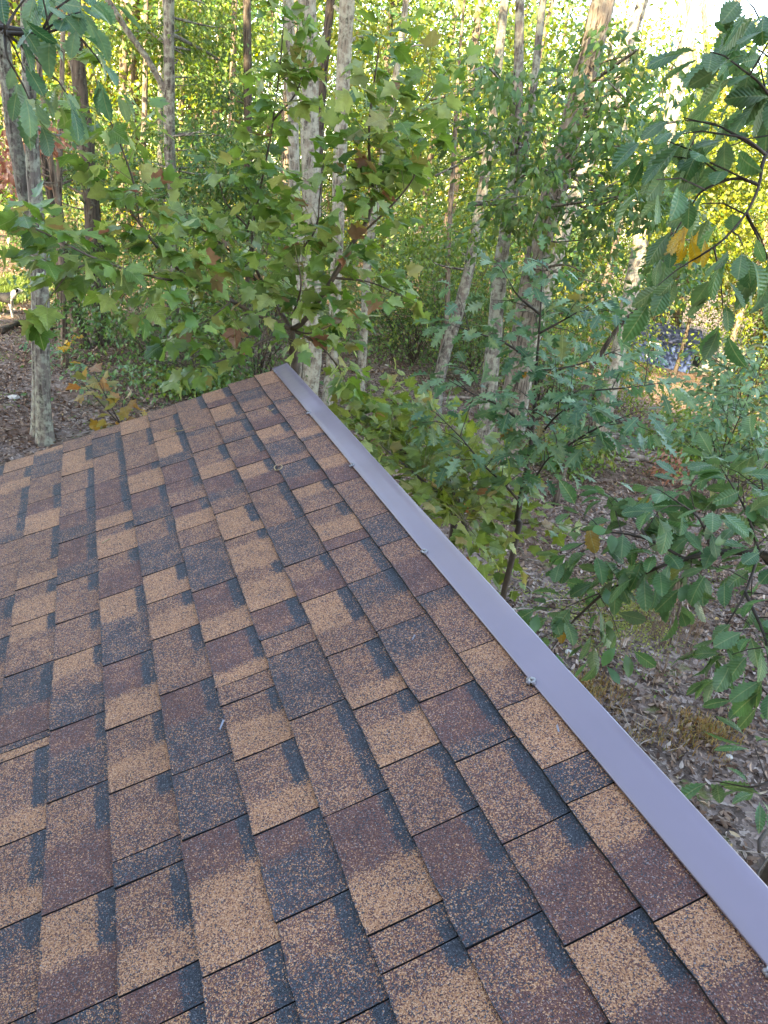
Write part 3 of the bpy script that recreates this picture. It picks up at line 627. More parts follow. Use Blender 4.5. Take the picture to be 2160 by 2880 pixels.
# oak sapling right of the metal edge
dd = 4.3; b0 = on_ground(at(1080, 1310, 4.4))
q = lambda x, y, o=0.0: (x, y, dd + o)
LO = [spline([b0, at(*q(1104, 1215)), at(*q(1116, 1130)), at(*q(1125, 1075))], 10),
 L3([q(1125, 1075), q(1140, 1000), q(1150, 930), q(1156, 860), q(1160, 780), q(1166, 700), q(1171, 600)], 16)]
for pts in ([(1123, 1085, 0), (1088, 1045, -.1), (1040, 1000, -.2), (1000, 950, -.3), (955, 905, -.3)], [(1125, 1070, 0), (1158, 1030, -.2), (1190, 985, -.3), (1250, 960, -.4)], [(1150, 930, 0), (1085, 880, -.1), (1030, 855, -.2), (985, 830, -.2)],
            [(1154, 890, 0), (1230, 850, -.2), (1330, 840, -.3), (1410, 830, -.3)], [(1160, 800, 0), (1240, 790, .1), (1350, 750, .2)], [(1160, 790, 0), (1090, 740, 0), (1030, 720, 0), (985, 705, 0)], [(1165, 720, 0), (1220, 690, 0), (1280, 655, 0)],
            [(1168, 680, 0), (1120, 640, 0), (1095, 600, 0)], [(1190, 985, -.3), (1280, 930, -.4), (1350, 900, -.5)], [(1145, 970, 0), (1200, 900, -.3), (1240, 880, -.5)]):
    LO.append(L3([q(*p) for p in pts], 10))
near_plant('oak_sapling', 'oak sapling with thin dark stem and deeply lobed leaves right of the metal edge', 'oak', b0, LO, [(.02, .016), (.015, .004)] + [(.008, .0025)] * 11, OAK, M_OAK, 13,
           leafy=LO[1:], spacing=.056, start=.2, leaf=(.08, .125), nodes=3, tw=(.12, .3), bark=B_TWIG)
# broad-leaved oak reaching in from the right
b0 = on_ground(at(2350, 1300, 5.0))
LC = [spline([b0, at(2050, 1250, 4.6), at(1715, 1230, 3.8), at(1640, 1195, 3.6), at(1540, 1195, 3.5), at(1480, 1208, 3.45), at(1435, 1220, 3.4)], 18)]
for pts in ([(1540, 1195, 3.5), (1510, 1120, 3.45), (1450, 1075, 3.4)], [(1640, 1195, 3.6), (1610, 1100, 3.6), (1570, 1030, 3.6)], [(1640, 1195, 3.6), (1610, 1280, 3.4), (1570, 1350, 3.35)], [(1480, 1208, 3.45), (1400, 1165, 3.5), (1310, 1150, 3.6), (1250, 1180, 3.6)],
            [(1610, 1280, 3.4), (1650, 1370, 3.3), (1660, 1430, 3.2)], [(1435, 1220, 3.4), (1380, 1245, 3.5), (1310, 1275, 3.6), (1250, 1300, 3.6)], [(1715, 1240, 3.8), (1660, 1110, 3.7), (1640, 1000, 3.7)], [(1310, 1275, 3.6), (1240, 1340, 3.7), (1205, 1385, 3.7)], [(1400, 1165, 3.5), (1360, 1110, 3.6), (1330, 1080, 3.7)]):
    LC.append(L3(pts, 9))
e_ = at(2050, 1250, 4.6); LC += [spline([e_, e_ + [.1, .1, 1.0], e_ + [.0, .3, 2.2], e_ + [.2, .4, 3.2]], 12), spline([e_ + [.1, .1, 1.0], e_ + [.6, .3, 1.7], e_ + [1.0, .2, 2.3]], 9)]
near_plant('broad_leaf_oak', 'oak branch with broad scalloped dark green leaves over the leaf litter right of the roof', 'oak', b0, LC, [(.03, .006)] + [(.008, .003)] * 9 + [(.022, .005), (.012, .004)], BROAD, M_CHEST, 14,
           leafy=[LC[0][9:]] + LC[1:], spacing=.055, start=.12, leaf=(.085, .14), nodes=3, tw=(.1, .28))
# overhanging branch, upper right
b0 = on_ground(at(2150, 900, 4.2)); top_ = at(1950, 330, 2.9)
LT = [spline([b0, [b0[0], b0[1], 2.5], top_ + [.1, .1, -.3], top_, at(1720, 300, 2.5), at(1655, 335, 2.35), at(1640, 400, 2.3), at(1612, 460, 2.25), at(1560, 520, 2.2), at(1500, 560, 2.2)], 26)]
for pts in ([(1655, 335, 2.35), (1610, 300, 2.3), (1560, 290, 2.3)], [(1720, 300, 2.5), (1650, 190, 2.4), (1590, 140, 2.35)], [(1640, 400, 2.3), (1590, 385, 2.3), (1520, 410, 2.3), (1490, 450, 2.3)], [(1720, 300, 2.5), (1690, 150, 2.5), (1650, 60, 2.5)], [(1612, 460, 2.25), (1640, 520, 2.3)]):
    LT.append(L3(pts, 9))
e_ = top_ + [.1, .1, -.3]; LT += [spline([e_, e_ + [.15, .1, .9], e_ + [.1, .3, 2.0], e_ + [.3, .3, 3.0]], 12), spline([e_ + [.15, .1, .9], e_ + [.7, .2, 1.5], e_ + [1.1, .1, 1.9]], 9)]
near_plant('overhanging_oak', 'oak branch with large blue green toothed leaves hanging in at the upper right', 'oak', b0, LT, [(.05, .003)] + [(.005, .002)] * 5 + [(.03, .005), (.014, .004)], BROAD, M_CHEST, 15,
           leafy=[LT[0][19:]] + LT[1:], spacing=.042, start=.08, leaf=(.06, .105), nodes=3, tw=(.1, .24), droop=1.1)
ylw = thing('yellow_leaf_cluster', 'cluster of yellow leaves hanging under the blue green branch', 'leaves', at(1520, 520, 2.25))
rng = np.random.RandomState(5); P = np.array([at(1500 + 22 * rng.randn(), 505 + 20 * rng.randn(), 2.25 + .05 * rng.randn()) for _ in range(9)])
put_leaves(ylw, P, norm(rng.normal(0, .5, (9, 3)) + [0, 0, -.9]), norm(rng.normal(0, .6, (9, 3)) + [-.4, -.6, .5]), rng.uniform(.05, .09, 9), CHEST, M_YEL, rng)
# overhanging sprig, upper left
b0 = on_ground(np.array([-3.4, 3.6, 0])); 
LS = [spline([b0, b0 + [0, 0, 2.4], b0 + [.3, -.2, 4.6], at(-120, 40, 2.6), at(10, 70, 2.25), at(90, 72, 2.2), at(150, 60, 2.2), at(185, 95, 2.2)], 24), L3([(10, 70, 2.25), (60, 110, 2.2), (100, 150, 2.2)], 7), L3([(90, 72, 2.2), (110, 30, 2.2), (140, 5, 2.2)], 7), L3([(10, 70, 2.25), (30, 30, 2.3), (60, -10, 2.3)], 7), L3([(10, 75, 2.25), (15, 120, 2.2), (30, 150, 2.2)], 6)]
near_plant('overhanging_sprig', 'leafy sprig of long dark green leaves hanging in at the upper left', 'oak', b0, LS, [(.05, .003)] + [(.004, .002)] * 4, BROAD, M_OAK, 16,
           leafy=[LS[0][17:]] + LS[1:], spacing=.07, start=.05, leaf=(.05, .085), nodes=3, tw=(.06, .17), droop=.8)
# sprout at the lower right beside the metal edge
b0 = on_ground(at(2350, 1500, 4.2))
LB = [spline([b0, at(1960, 1720, 3.5), at(1720, 1780, 3.3), at(1650, 1800, 3.0), at(1640, 1840, 2.9)], 8), L3([(1720, 1780, 3.3), (1660, 1690, 3.2), (1640, 1640, 3.2)], 7), L3([(1660, 1690, 3.2), (1620, 1700, 3.2), (1560, 1690, 3.3)], 7), L3([(1720, 1780, 3.3), (1640, 1880, 2.8), (1640, 1930, 2.7)], 7), L3([(1740, 1600, 3.4), (1640, 1480, 3.5), (1570, 1460, 3.6)], 7)]
near_plant('oak_sprout', 'oak sprout with glossy green leaves at the right edge beside the metal strip', 'oak', b0, LB, [(.014, .006)] + [(.005, .002)] * 4, CHEST, M_CHEST, 17, leafy=LB[1:], spacing=.2, start=.35, leaf=(.09, .15), nodes=2, tw=(.06, .16))
# fine-leaved sapling thicket at the right
for j, (bx, by, tips, lab, mats_) in enumerate((
    (1545, 1120, [(1590, 880), (1640, 800), (1540, 900), (1490, 960), (1560, 980), (1630, 940), (1520, 1030), (1650, 1050)], 'dense small leaved sapling right of the lobed oak sapling', M_OAK),
    (1600, 1010, [(1600, 800), (1570, 790), (1640, 760), (1520, 840), (1560, 830), (1650, 860)], 'taller small leaved sapling in front of the blue house roof', M_OAK))):
    b0 = gnd(bx, by); d0 = float(np.linalg.norm(b0 - [0, 0, CAMZ])); sc_ = min(1, (8.6 if j == 0 else 10.5) / d0)
    b0 = on_ground(at(bx, by, d0 * sc_)); d1 = d0 * sc_
    hub = at(bx + 6, by - 110, d1 * .96); LF = [spline([b0, hub], 5)]
    for (tx, ty) in tips: LF.append(spline([hub, at((bx + tx) / 2, (by - 110 + ty) / 2 + 8, d1 * .95), at(tx, ty, d1 * .93)], 9))
    near_plant('leafy_sapling', lab, 'sapling', b0, LF, [(.014, .01)] + [(.009, .003)] * len(tips), OVATE, mats_, 30 + j, spacing=.05, start=.1, leaf=(.07, .12), nodes=4, tw=(.25, .6), leafy=LF[1:])
# small plants at the left in front of the dark trunks
def small_plant(name, label, cat, bx, by, tips, temps, mats, seed, d=None, hubdy=40, **g):
    b0 = gnd(bx, by); d0 = float(np.linalg.norm(b0 - [0, 0, CAMZ])) if d is None else d
    if d: b0 = on_ground(at(bx, by, d))
    hub = at(bx, by - hubdy, d0); LF = [spline([b0, hub], 5)]
    for t in tips: LF.append(spline([hub, at((bx + t[0]) / 2, (by - hubdy + t[1]) / 2, d0), at(t[0], t[1], d0 * .97)], 7))
    return near_plant(name, label, cat, b0, LF, [(.014, .01)] + [(.006, .002)] * len(tips), temps, mats, seed, leafy=LF[1:], **g)
small_plant('oak_seedling', 'oak seedling with pale green leaves in front of the lichen trunk at left', 'seedling', 190, 880, [(80, 780), (130, 760), (200, 770), (260, 790), (310, 800), (170, 820), (240, 830), (60, 745)], OVATE, M_OAK, 41, spacing=.14, start=.2, leaf=(.07, .115), nodes=2, tw=(.1, .28))
small_plant('maple_seedling', 'maple seedling with orange and yellow green leaves above the left roof slope', 'seedling', 262, 1000, [(200, 800), (225, 850), (265, 870), (290, 890), (240, 900), (190, 840), (275, 905)], MAPLE, M_ORANGE, 42, d=6.0, hubdy=80, spacing=.13, start=.55, leaf=(.06, .1), nodes=1, tw=(.06, .16))
small_plant('yellow_seedling', 'small bright yellow maple sprig beside the lichen trunk', 'seedling', 155, 800, [(150, 735), (165, 725), (140, 750)], MAPLE, M_YEL, 43, hubdy=30, spacing=.2, start=.6, leaf=(.08, .12), nodes=1, tw=(.05, .12))
small_plant('blueberry_bush', 'dense bush of small round blue green leaves left of the young maple', 'bush', 300, 770, [(250, 660), (290, 650), (330, 660), (360, 690), (270, 700), (310, 700), (390, 720)], OVATE, M_CHEST, 44, spacing=.12, start=.2, leaf=(.08, .12), nodes=2, tw=(.15, .4))
# ------------------------------------------------------------------ trees of the wood
def clump_leaves(cs, rad, n_per, size, rng, flat=.42, up=.55):
    N = len(cs) * n_per
    c = np.repeat(cs, n_per, 0); r = np.repeat(np.broadcast_to(rad, (len(cs),)), n_per)[:, None]
    off = rng.normal(0, .5, (N, 3)); off[:, 2] *= flat
    P = c + off * r; P[:, 2] -= .25 * (np.linalg.norm(off[:, :2], axis=1) * r[:, 0]) ** 1.3
    tip = norm(off * [1, 1, .3] + rng.normal(0, .35, (N, 3)) + [0, 0, -.35]); upv = norm(np.array([0, 0, 1.]) + rng.normal(0, up, (N, 3)))
    s = rng.uniform(size[0], size[1], N)
    tint = np.clip(np.repeat(rng.uniform(.1, .85, len(cs)), n_per) + rng.normal(0, .16, N), 0, 1)
    return P, tip, upv, s, tint
def crown_obj(root, cs, rad, n_per, size, pal, rng, temps=None, name='crown'):
    temps = temps or OV2
    ok = clear_of_roof(cs); cs = cs[ok]; rad = np.broadcast_to(rad, (len(ok),))[ok]
    P, tip, upv, s, tint = clump_leaves(cs, rad, n_per, size, rng)
    k = P[:, 2] > gz(P[:, 0], P[:, 1]) + .02
    V, F, T = merge_leaves(P[k], tip[k], upv[k], s[k], temps, rng, tint[k])
    return ob(name, mesh_np(name, V - np.array(root.location), F, pal, True, tint=T), root, kind='stuff')
def plane_pts(base, pts, dd=0.0):
    h = np.array([base[0], base[1], 0]); Dd = np.linalg.norm(h); h = h / Dd; out = []
    for p in pts:
        r = ray(p[0], p[1]); e = p[2] if len(p) > 2 else 0.0
        out.append(np.array([0, 0, CAMZ]) + r * ((Dd + dd + e) / (r @ h)))
    return out
def tree(name, label, pts, w, bark, dist=None, H=15.0, stems=(), foliage=(), upper=None, seed=0, seg=10, group=None):
    rng = np.random.RandomState(seed + 77)
    if dist is None: base = gnd(*pts[0][:2])
    else: base = on_ground(at(pts[0][0], pts[0][1], dist))
    k = np.linalg.norm(base - [0, 0, CAMZ]) * S / FPX / 2
    root = thing(name, label, 'tree', base, group)
    def trunk(pts, w, H, nm, down):
        Q = plane_pts(base, pts)
        if down:
            if dist is None: Q[0] = base - np.array([0, 0, .15])
            else: Q = [base - np.array([0, 0, .15])] + Q
        dlast = norm(Q[-1] - Q[-2]); top = Q[-1]
        if top[2] < H and H > 0:
            Q.append(top + dlast * (H - top[2]) / max(dlast[2], .4) * .5); Q.append(Q[-1] + norm(dlast + [0, 0, .6]) * (H - top[2]) * .5)
        sp = spline(Q, 7 * len(Q)); vis = np.linspace(0, 1, len(sp)); L_ = np.concatenate([[0], np.cumsum(np.linalg.norm(np.diff(sp, axis=0), axis=1))])
        vtop = top[2]; f = np.clip((sp[:, 2] - base[2]) / max(vtop - base[2], .1), 0, None)
        R = np.where(f <= 1, w[0] + (w[1] - w[0]) * f, w[1] * np.clip(1 - (sp[:, 2] - vtop) / max(H - vtop, .5) * .8, .15, 1)) * k
        if down: R = R * (1 + .35 * np.exp(-(sp[:, 2] - base[2]) / .25).clip(0, 1))
        mb = MB(); mb.tube(sp, R, seg, .13, seed=seed); mb.build(nm, bark, root, smooth=True, org=base); return sp, R
    sp, R = trunk(pts, w, H, 'trunk', True)
    for (spts, sw, sH) in stems: trunk(spts, sw, sH, 'limb', False)
    br = MB(); nb = 0
    def branch_to(c, r):
        cand = np.where((sp[:, 2] < c[2] - .1) & (sp[:, 2] > base[2] + 1.0))[0]
        if not len(cand): return
        i = cand[np.argmin(np.linalg.norm(sp[cand] - c, axis=1))]; d = np.linalg.norm(sp[i] - c)
        if d > 6: return
        m = (sp[i] + c) / 2 + rng.normal(0, .12 * d, 3) * [1, 1, .6]
        br.tube(spline([sp[i], m, c], 7), np.linspace(min(R[i] * .5, .012 + .009 * d), .006, 7), 5, .1, cap=False)
    for (fx, fy, rx, ry, n, pal, e, size, npl, rad) in foliage:
        cs = []
        for _ in range(n):
            a = rng.uniform(0, 6.28); r_ = math.sqrt(rng.rand())
            cs.append(plane_pts(base, [(fx + rx * r_ * math.cos(a), fy + ry * r_ * math.sin(a), e + rng.uniform(-1.3, 1.3))])[0])
        cs = np.array(cs)
        for c in cs[::3]: branch_to(c, .02); nb += 1
        crown_obj(root, cs, rng.uniform(rad * .7, rad * 1.3, n), npl, size, pal, rng)
    if upper:
        z0, z1, rr, n, pal = upper; cs = []; z0 = max(z0, 9.5); n = int(n * .4)
        for _ in range(n):
            z = rng.uniform(z0, z1); f = (z - z0) / (z1 - z0); i = np.argmin(abs(sp[:, 2] - z)); a = rng.uniform(0, 6.28); r_ = rr * (math.sqrt(rng.rand())) * (1 - .5 * f)
            cs.append(sp[i] * [1, 1, 0] + [r_ * math.cos(a), r_ * math.sin(a), z])
        cs = np.array(cs)
        for c in cs[::3]: branch_to(c, .02); nb += 1
        crown_obj(root, cs, rng.uniform(.5, 1.0, n), 40, (.13, .2), pal, rng, DIA)
    if nb: br.build('branches', bark, root, smooth=True, org=base, kind='stuff')
    return root
SM = (.09, .15)
tree('lichen_tree', 'slender grey tree speckled with lichen standing in leaf litter left of the roof', [(97, 958), (92, 800), (92, 700), (88, 600), (80, 480), (68, 300), (62, 180), (57, -20)], (28, 19), B_GREY, seed=1, upper=(8, 14, 2.5, 40, M_MID), foliage=[(120, 250, 60, 60, 6, M_SHADE, 1, SM, 30, .5)])
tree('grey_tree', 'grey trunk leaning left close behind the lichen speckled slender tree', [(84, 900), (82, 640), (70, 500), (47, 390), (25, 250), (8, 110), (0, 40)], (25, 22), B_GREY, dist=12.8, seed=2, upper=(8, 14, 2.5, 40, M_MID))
tree('dark_tree', 'dark upright trunk rising through the green left of the forked tree', [(214, 742), (214, 650), (200, 480), (186, 300), (166, 130), (158, -20)], (32, 22), B_DARK, seed=3, upper=(7, 15, 3, 60, M_MID), foliage=[(160, 420, 110, 120, 26, M_SHADE, 1.5, SM, 50, .6), (190, 560, 90, 60, 12, M_SHADE, 1, SM, 50, .5), (130, 260, 90, 110, 14, M_SHADE, 3, SM, 45, .6)])
tree('leaning_dark_tree', 'short dark trunk leaning left at the foot of the dark upright trunk', [(181, 750), (165, 690), (150, 620), (138, 560)], (24, 18), B_DARK, seed=4, H=6, foliage=[(110, 560, 90, 50, 10, M_SHADE, 0, SM, 45, .5)])
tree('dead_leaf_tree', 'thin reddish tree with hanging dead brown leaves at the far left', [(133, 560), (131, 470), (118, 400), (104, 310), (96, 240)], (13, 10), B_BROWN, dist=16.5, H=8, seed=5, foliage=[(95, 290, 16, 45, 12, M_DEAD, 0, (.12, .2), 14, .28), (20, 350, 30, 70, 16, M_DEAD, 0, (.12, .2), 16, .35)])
tree('thin_brown_tree', 'thin brown trunk right beside the tree with dead leaves', [(126, 560), (127, 460), (128, 380), (130, 300)], (12, 10), B_BROWN, dist=17, H=9, seed=6, foliage=[(180, 330, 60, 60, 10, M_SHADE, 2, SM, 45, .6)])
tree('forked_tree', 'tree forking into a straight stem and a long left limb', [(374, 640), (373, 420), (367, 330), (366, 200), (364, -20)], (23, 18), B_GREY, dist=17.5, seed=7, stems=[([(368, 215), (352, 188), (320, 130), (272, 62), (215, -30)], (14, 10), 11)], upper=(8, 15, 4, 80, M_SUN), foliage=[(330, 60, 120, 70, 26, M_MID, 1.5, SM, 45, .7), (450, 90, 80, 100, 24, M_MID, 2, SM, 45, .7), (300, 350, 70, 90, 18, M_SHADE, 1, SM, 45, .6), (460, 380, 110, 110, 40, M_SHADE, 0, SM, 60, .7)])
tree('slim_dark_tree', 'slim dark trunk between the forked tree and the pale trunks', [(540, 560), (537, 400), (535, 200), (533, -20)], (18, 14), B_DARK, dist=18.5, seed=8, upper=(8, 15, 3.5, 60, M_SUN), foliage=[(510, 250, 70, 90, 16, M_SHADE, 1, SM, 45, .7), (560, 430, 90, 70, 22, M_SHADE, 1, SM, 50, .7)])
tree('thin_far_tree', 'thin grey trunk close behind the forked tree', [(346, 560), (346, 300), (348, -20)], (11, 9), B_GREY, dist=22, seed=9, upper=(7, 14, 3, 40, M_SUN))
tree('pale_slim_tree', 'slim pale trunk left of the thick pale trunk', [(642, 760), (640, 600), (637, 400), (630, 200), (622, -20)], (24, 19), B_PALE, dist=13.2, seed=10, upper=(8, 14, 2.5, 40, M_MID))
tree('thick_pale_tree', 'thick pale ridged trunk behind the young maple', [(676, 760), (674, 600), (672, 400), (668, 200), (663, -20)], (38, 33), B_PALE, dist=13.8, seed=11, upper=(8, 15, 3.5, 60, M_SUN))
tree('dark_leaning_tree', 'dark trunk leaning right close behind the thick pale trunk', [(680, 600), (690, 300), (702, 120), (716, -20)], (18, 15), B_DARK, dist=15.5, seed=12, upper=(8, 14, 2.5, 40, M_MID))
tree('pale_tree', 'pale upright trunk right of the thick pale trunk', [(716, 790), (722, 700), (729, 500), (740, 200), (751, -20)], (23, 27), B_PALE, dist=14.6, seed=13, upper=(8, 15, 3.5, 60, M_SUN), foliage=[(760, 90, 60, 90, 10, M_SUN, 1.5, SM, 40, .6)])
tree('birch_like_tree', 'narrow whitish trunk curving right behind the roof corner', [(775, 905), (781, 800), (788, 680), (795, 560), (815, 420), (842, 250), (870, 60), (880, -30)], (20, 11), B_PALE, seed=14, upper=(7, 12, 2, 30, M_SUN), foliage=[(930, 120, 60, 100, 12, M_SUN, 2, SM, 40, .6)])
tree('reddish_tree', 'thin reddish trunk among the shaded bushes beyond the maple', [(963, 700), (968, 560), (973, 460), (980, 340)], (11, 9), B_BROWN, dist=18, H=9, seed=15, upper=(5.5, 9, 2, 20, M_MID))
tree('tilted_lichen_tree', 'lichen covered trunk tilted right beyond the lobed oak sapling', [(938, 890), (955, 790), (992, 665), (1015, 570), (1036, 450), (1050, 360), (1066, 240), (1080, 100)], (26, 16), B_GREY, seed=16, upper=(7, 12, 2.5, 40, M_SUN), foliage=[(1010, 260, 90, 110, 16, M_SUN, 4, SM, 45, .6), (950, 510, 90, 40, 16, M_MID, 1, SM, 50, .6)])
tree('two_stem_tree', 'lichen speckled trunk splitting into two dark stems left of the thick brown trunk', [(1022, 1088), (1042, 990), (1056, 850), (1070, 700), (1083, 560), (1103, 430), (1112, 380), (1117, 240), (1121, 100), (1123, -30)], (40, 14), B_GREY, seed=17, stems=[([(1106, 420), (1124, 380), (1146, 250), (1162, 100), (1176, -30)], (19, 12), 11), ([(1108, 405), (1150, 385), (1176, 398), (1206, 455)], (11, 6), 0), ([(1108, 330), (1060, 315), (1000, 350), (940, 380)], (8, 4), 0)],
     upper=(8, 13, 3, 40, M_MID), foliage=[(1080, 260, 110, 150, 15, M_SHADE, -1.0, (.1, .16), 38, .55), (1180, 420, 100, 150, 14, M_SHADE, -1.5, (.1, .16), 38, .5), (1050, 500, 70, 50, 7, M_MID, 0, SM, 42, .5)])
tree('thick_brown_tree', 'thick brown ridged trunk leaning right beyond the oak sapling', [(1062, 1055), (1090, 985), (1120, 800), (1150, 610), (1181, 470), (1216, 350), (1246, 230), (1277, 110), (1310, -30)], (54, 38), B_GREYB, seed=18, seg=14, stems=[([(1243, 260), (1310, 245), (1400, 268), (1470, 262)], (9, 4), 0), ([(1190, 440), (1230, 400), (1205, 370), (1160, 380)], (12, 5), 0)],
     upper=(8, 15, 4, 70, M_MID), foliage=[(1330, 180, 130, 130, 20, M_SHADE, -1.5, (.1, .16), 38, .5), (1320, 420, 130, 120, 20, M_SHADE, -1.5, (.1, .16), 38, .5), (1240, 620, 80, 90, 9, M_SHADE, -1, SM, 45, .5), (1420, 330, 70, 100, 12, M_MID, 0, SM, 42, .55)])
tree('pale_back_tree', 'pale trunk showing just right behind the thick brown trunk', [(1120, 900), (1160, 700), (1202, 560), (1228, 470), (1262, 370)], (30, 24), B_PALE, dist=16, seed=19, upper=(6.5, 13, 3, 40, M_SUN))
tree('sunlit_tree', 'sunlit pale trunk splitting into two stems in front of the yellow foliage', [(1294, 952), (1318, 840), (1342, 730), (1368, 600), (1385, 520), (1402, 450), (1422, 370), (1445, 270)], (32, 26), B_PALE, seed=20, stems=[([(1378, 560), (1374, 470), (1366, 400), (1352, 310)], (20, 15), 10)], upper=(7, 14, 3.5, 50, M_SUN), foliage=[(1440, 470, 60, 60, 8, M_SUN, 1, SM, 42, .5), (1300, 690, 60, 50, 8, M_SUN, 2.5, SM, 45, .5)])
tree('curved_dark_sapling', 'thin dark sapling curving up to the right across the sunlit trunk', [(1270, 820), (1292, 775), (1337, 706), (1396, 650), (1431, 580), (1450, 510), (1466, 440)], (13, 7), B_DARK, dist=12, H=7, seed=21, foliage=[(1440, 600, 80, 60, 10, M_SHADE, 0, SM, 40, .5), (1500, 560, 60, 60, 6, M_MID, 2, SM, 40, .5)])
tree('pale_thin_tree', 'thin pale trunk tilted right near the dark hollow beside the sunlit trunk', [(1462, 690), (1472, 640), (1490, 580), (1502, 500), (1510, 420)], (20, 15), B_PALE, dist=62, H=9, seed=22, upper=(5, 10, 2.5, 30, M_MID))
tree('leaning_thin_tree', 'thin dark trunk leaning right just above the blue house', [(1474, 752), (1490, 692), (1504, 645)], (8, 6), B_DARK, dist=40, H=6, seed=23, upper=(2, 6, 3, 30, M_SHADE))
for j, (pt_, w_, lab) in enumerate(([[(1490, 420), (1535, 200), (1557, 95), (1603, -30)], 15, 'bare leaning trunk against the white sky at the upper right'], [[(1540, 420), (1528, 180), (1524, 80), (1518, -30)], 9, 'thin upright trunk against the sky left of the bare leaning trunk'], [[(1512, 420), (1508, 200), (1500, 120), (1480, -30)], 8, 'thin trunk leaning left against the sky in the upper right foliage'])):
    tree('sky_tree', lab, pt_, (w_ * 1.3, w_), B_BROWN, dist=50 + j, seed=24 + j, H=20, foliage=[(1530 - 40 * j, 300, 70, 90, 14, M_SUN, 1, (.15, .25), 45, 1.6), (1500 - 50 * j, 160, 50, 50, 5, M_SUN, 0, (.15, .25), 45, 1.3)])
# understory bushes
def bush(name, label, bx, by, dist, W, Ht, pal, seed, n=22, npl=55, size=(.08, .13), cat='bush', group=None):
    rng = np.random.RandomState(seed + 300); b0 = gnd(bx, by) if dist is None else on_ground(at(bx, by, dist)); root = thing(name, label, cat, b0, group)
    a = rng.uniform(0, 6.28, n); r_ = np.sqrt(rng.rand(n)) * W; z = rng.uniform(.15, 1, n) * Ht
    cs = b0 + np.stack([r_ * np.cos(a), r_ * np.sin(a), z], 1)
    mb = MB()
    for i in range(0, n, 3): mb.tube(spline([b0 - [0, 0, .05], b0 + [0, 0, .3 * Ht] + .3 * (cs[i] - b0) * [1, 1, 0], cs[i]], 6), np.linspace(.018, .005, 6), 4, cap=False)
    mb.build('stems', B_DARK, root, smooth=True, org=b0, kind='stuff')
    crown_obj(root, cs, rng.uniform(.35, .65, n) * (W / 1.4 + .3), npl, size, pal, rng)
BUSH = [('broad bush of blue green leaves behind the roof corner', 860, 715, 24, 1.8, 3.0, M_SHADE), ('rounded dark bush right of the roof corner', 980, 715, 24, 2.2, 2.8, M_SHADE), ('light green tiered bush lit beyond the maple', 960, 760, 20, 2.0, 4.6, M_MID), ('dusty green bush in the shade behind the maple trunk', 560, 760, 16, 2.2, 3.6, M_SHADE),
 ('dark bush behind the left branch of the maple', 430, 740, 15, 1.9, 2.6, M_SHADE), ('low dark bush beside the dark leaning trunk', 330, 700, 17, 1.8, 2.2, M_SHADE), ('tall blue green shrub beyond the forked tree', 420, 640, 22, 2.6, 5.2, M_SHADE), ('pale twiggy shrub between the forked tree and the slim dark trunk', 480, 640, 20, 1.8, 4.6, M_MID),
 ('bright yellow green bush at the right edge', 1660, 860, 20, 2.3, 3.8, M_SUN), ('shaded bush below the bright yellow green bush', 1640, 900, 15, 1.8, 1.7, M_MID), ('sunlit yellow bush behind the sunlit trunk', 1310, 760, 22, 1.8, 3.2, M_SUN), ('pale green bush between the brown trunk and the sunlit trunk', 1240, 800, 18, 1.6, 2.4, M_MID), ('dark hollow bush above the house', 1500, 730, 60, 4.5, 6, M_SHADE),
 ('low shrub with pale leaves beside the fallen branches', 1240, 1010, None, .7, .7, M_MID), ('dark shrub behind the patch of grass at the far left', 90, 600, 29, 2.5, 2.6, M_SHADE), ('green shrub beneath the tree with dead leaves', 165, 650, 20, .9, 1.5, M_SHADE), ('fine leaved shrub on the litter left of the roof', 420, 850, None, .9, .6, M_MID), ('low shrub by the right hand fallen logs', 1500, 990, None, 1.0, .9, M_MID),
 ('sunlit shrub at the upper right under the sky', 1480, 520, 58, 4.2, 10, M_SUN), ('deep green bush between the whitish trunk and the tilted lichen trunk', 900, 715, 21, 2.0, 3.6, M_SHADE), ('dark bush left of the thick brown trunk', 1040, 715, 20, 1.8, 3.4, M_SHADE), ('dark leafy shrub filling the gap behind the thick brown trunk', 1190, 760, 19, 2.2, 4.2, M_SHADE), ('green shrub left of the pale trunks behind the maple', 600, 680, 22, 2.4, 4.4, M_SHADE), ('shaded shrub far behind the dark upright trunk', 260, 620, 24, 3.0, 4.5, M_SHADE), ('tall sunlit shrub between the tilted trunk and the two stemmed trunk', 1060, 640, 25, 2.4, 6, M_SUN), ('dim shrub beside the tilted lichen trunk', 890, 715, 23, 1.3, 1.8, M_SHADE)]
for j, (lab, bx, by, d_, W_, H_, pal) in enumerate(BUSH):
    bush('understory_bush', lab, bx, by, d_, W_, H_, pal, j, n=int(16 + 12 * W_), npl=64)
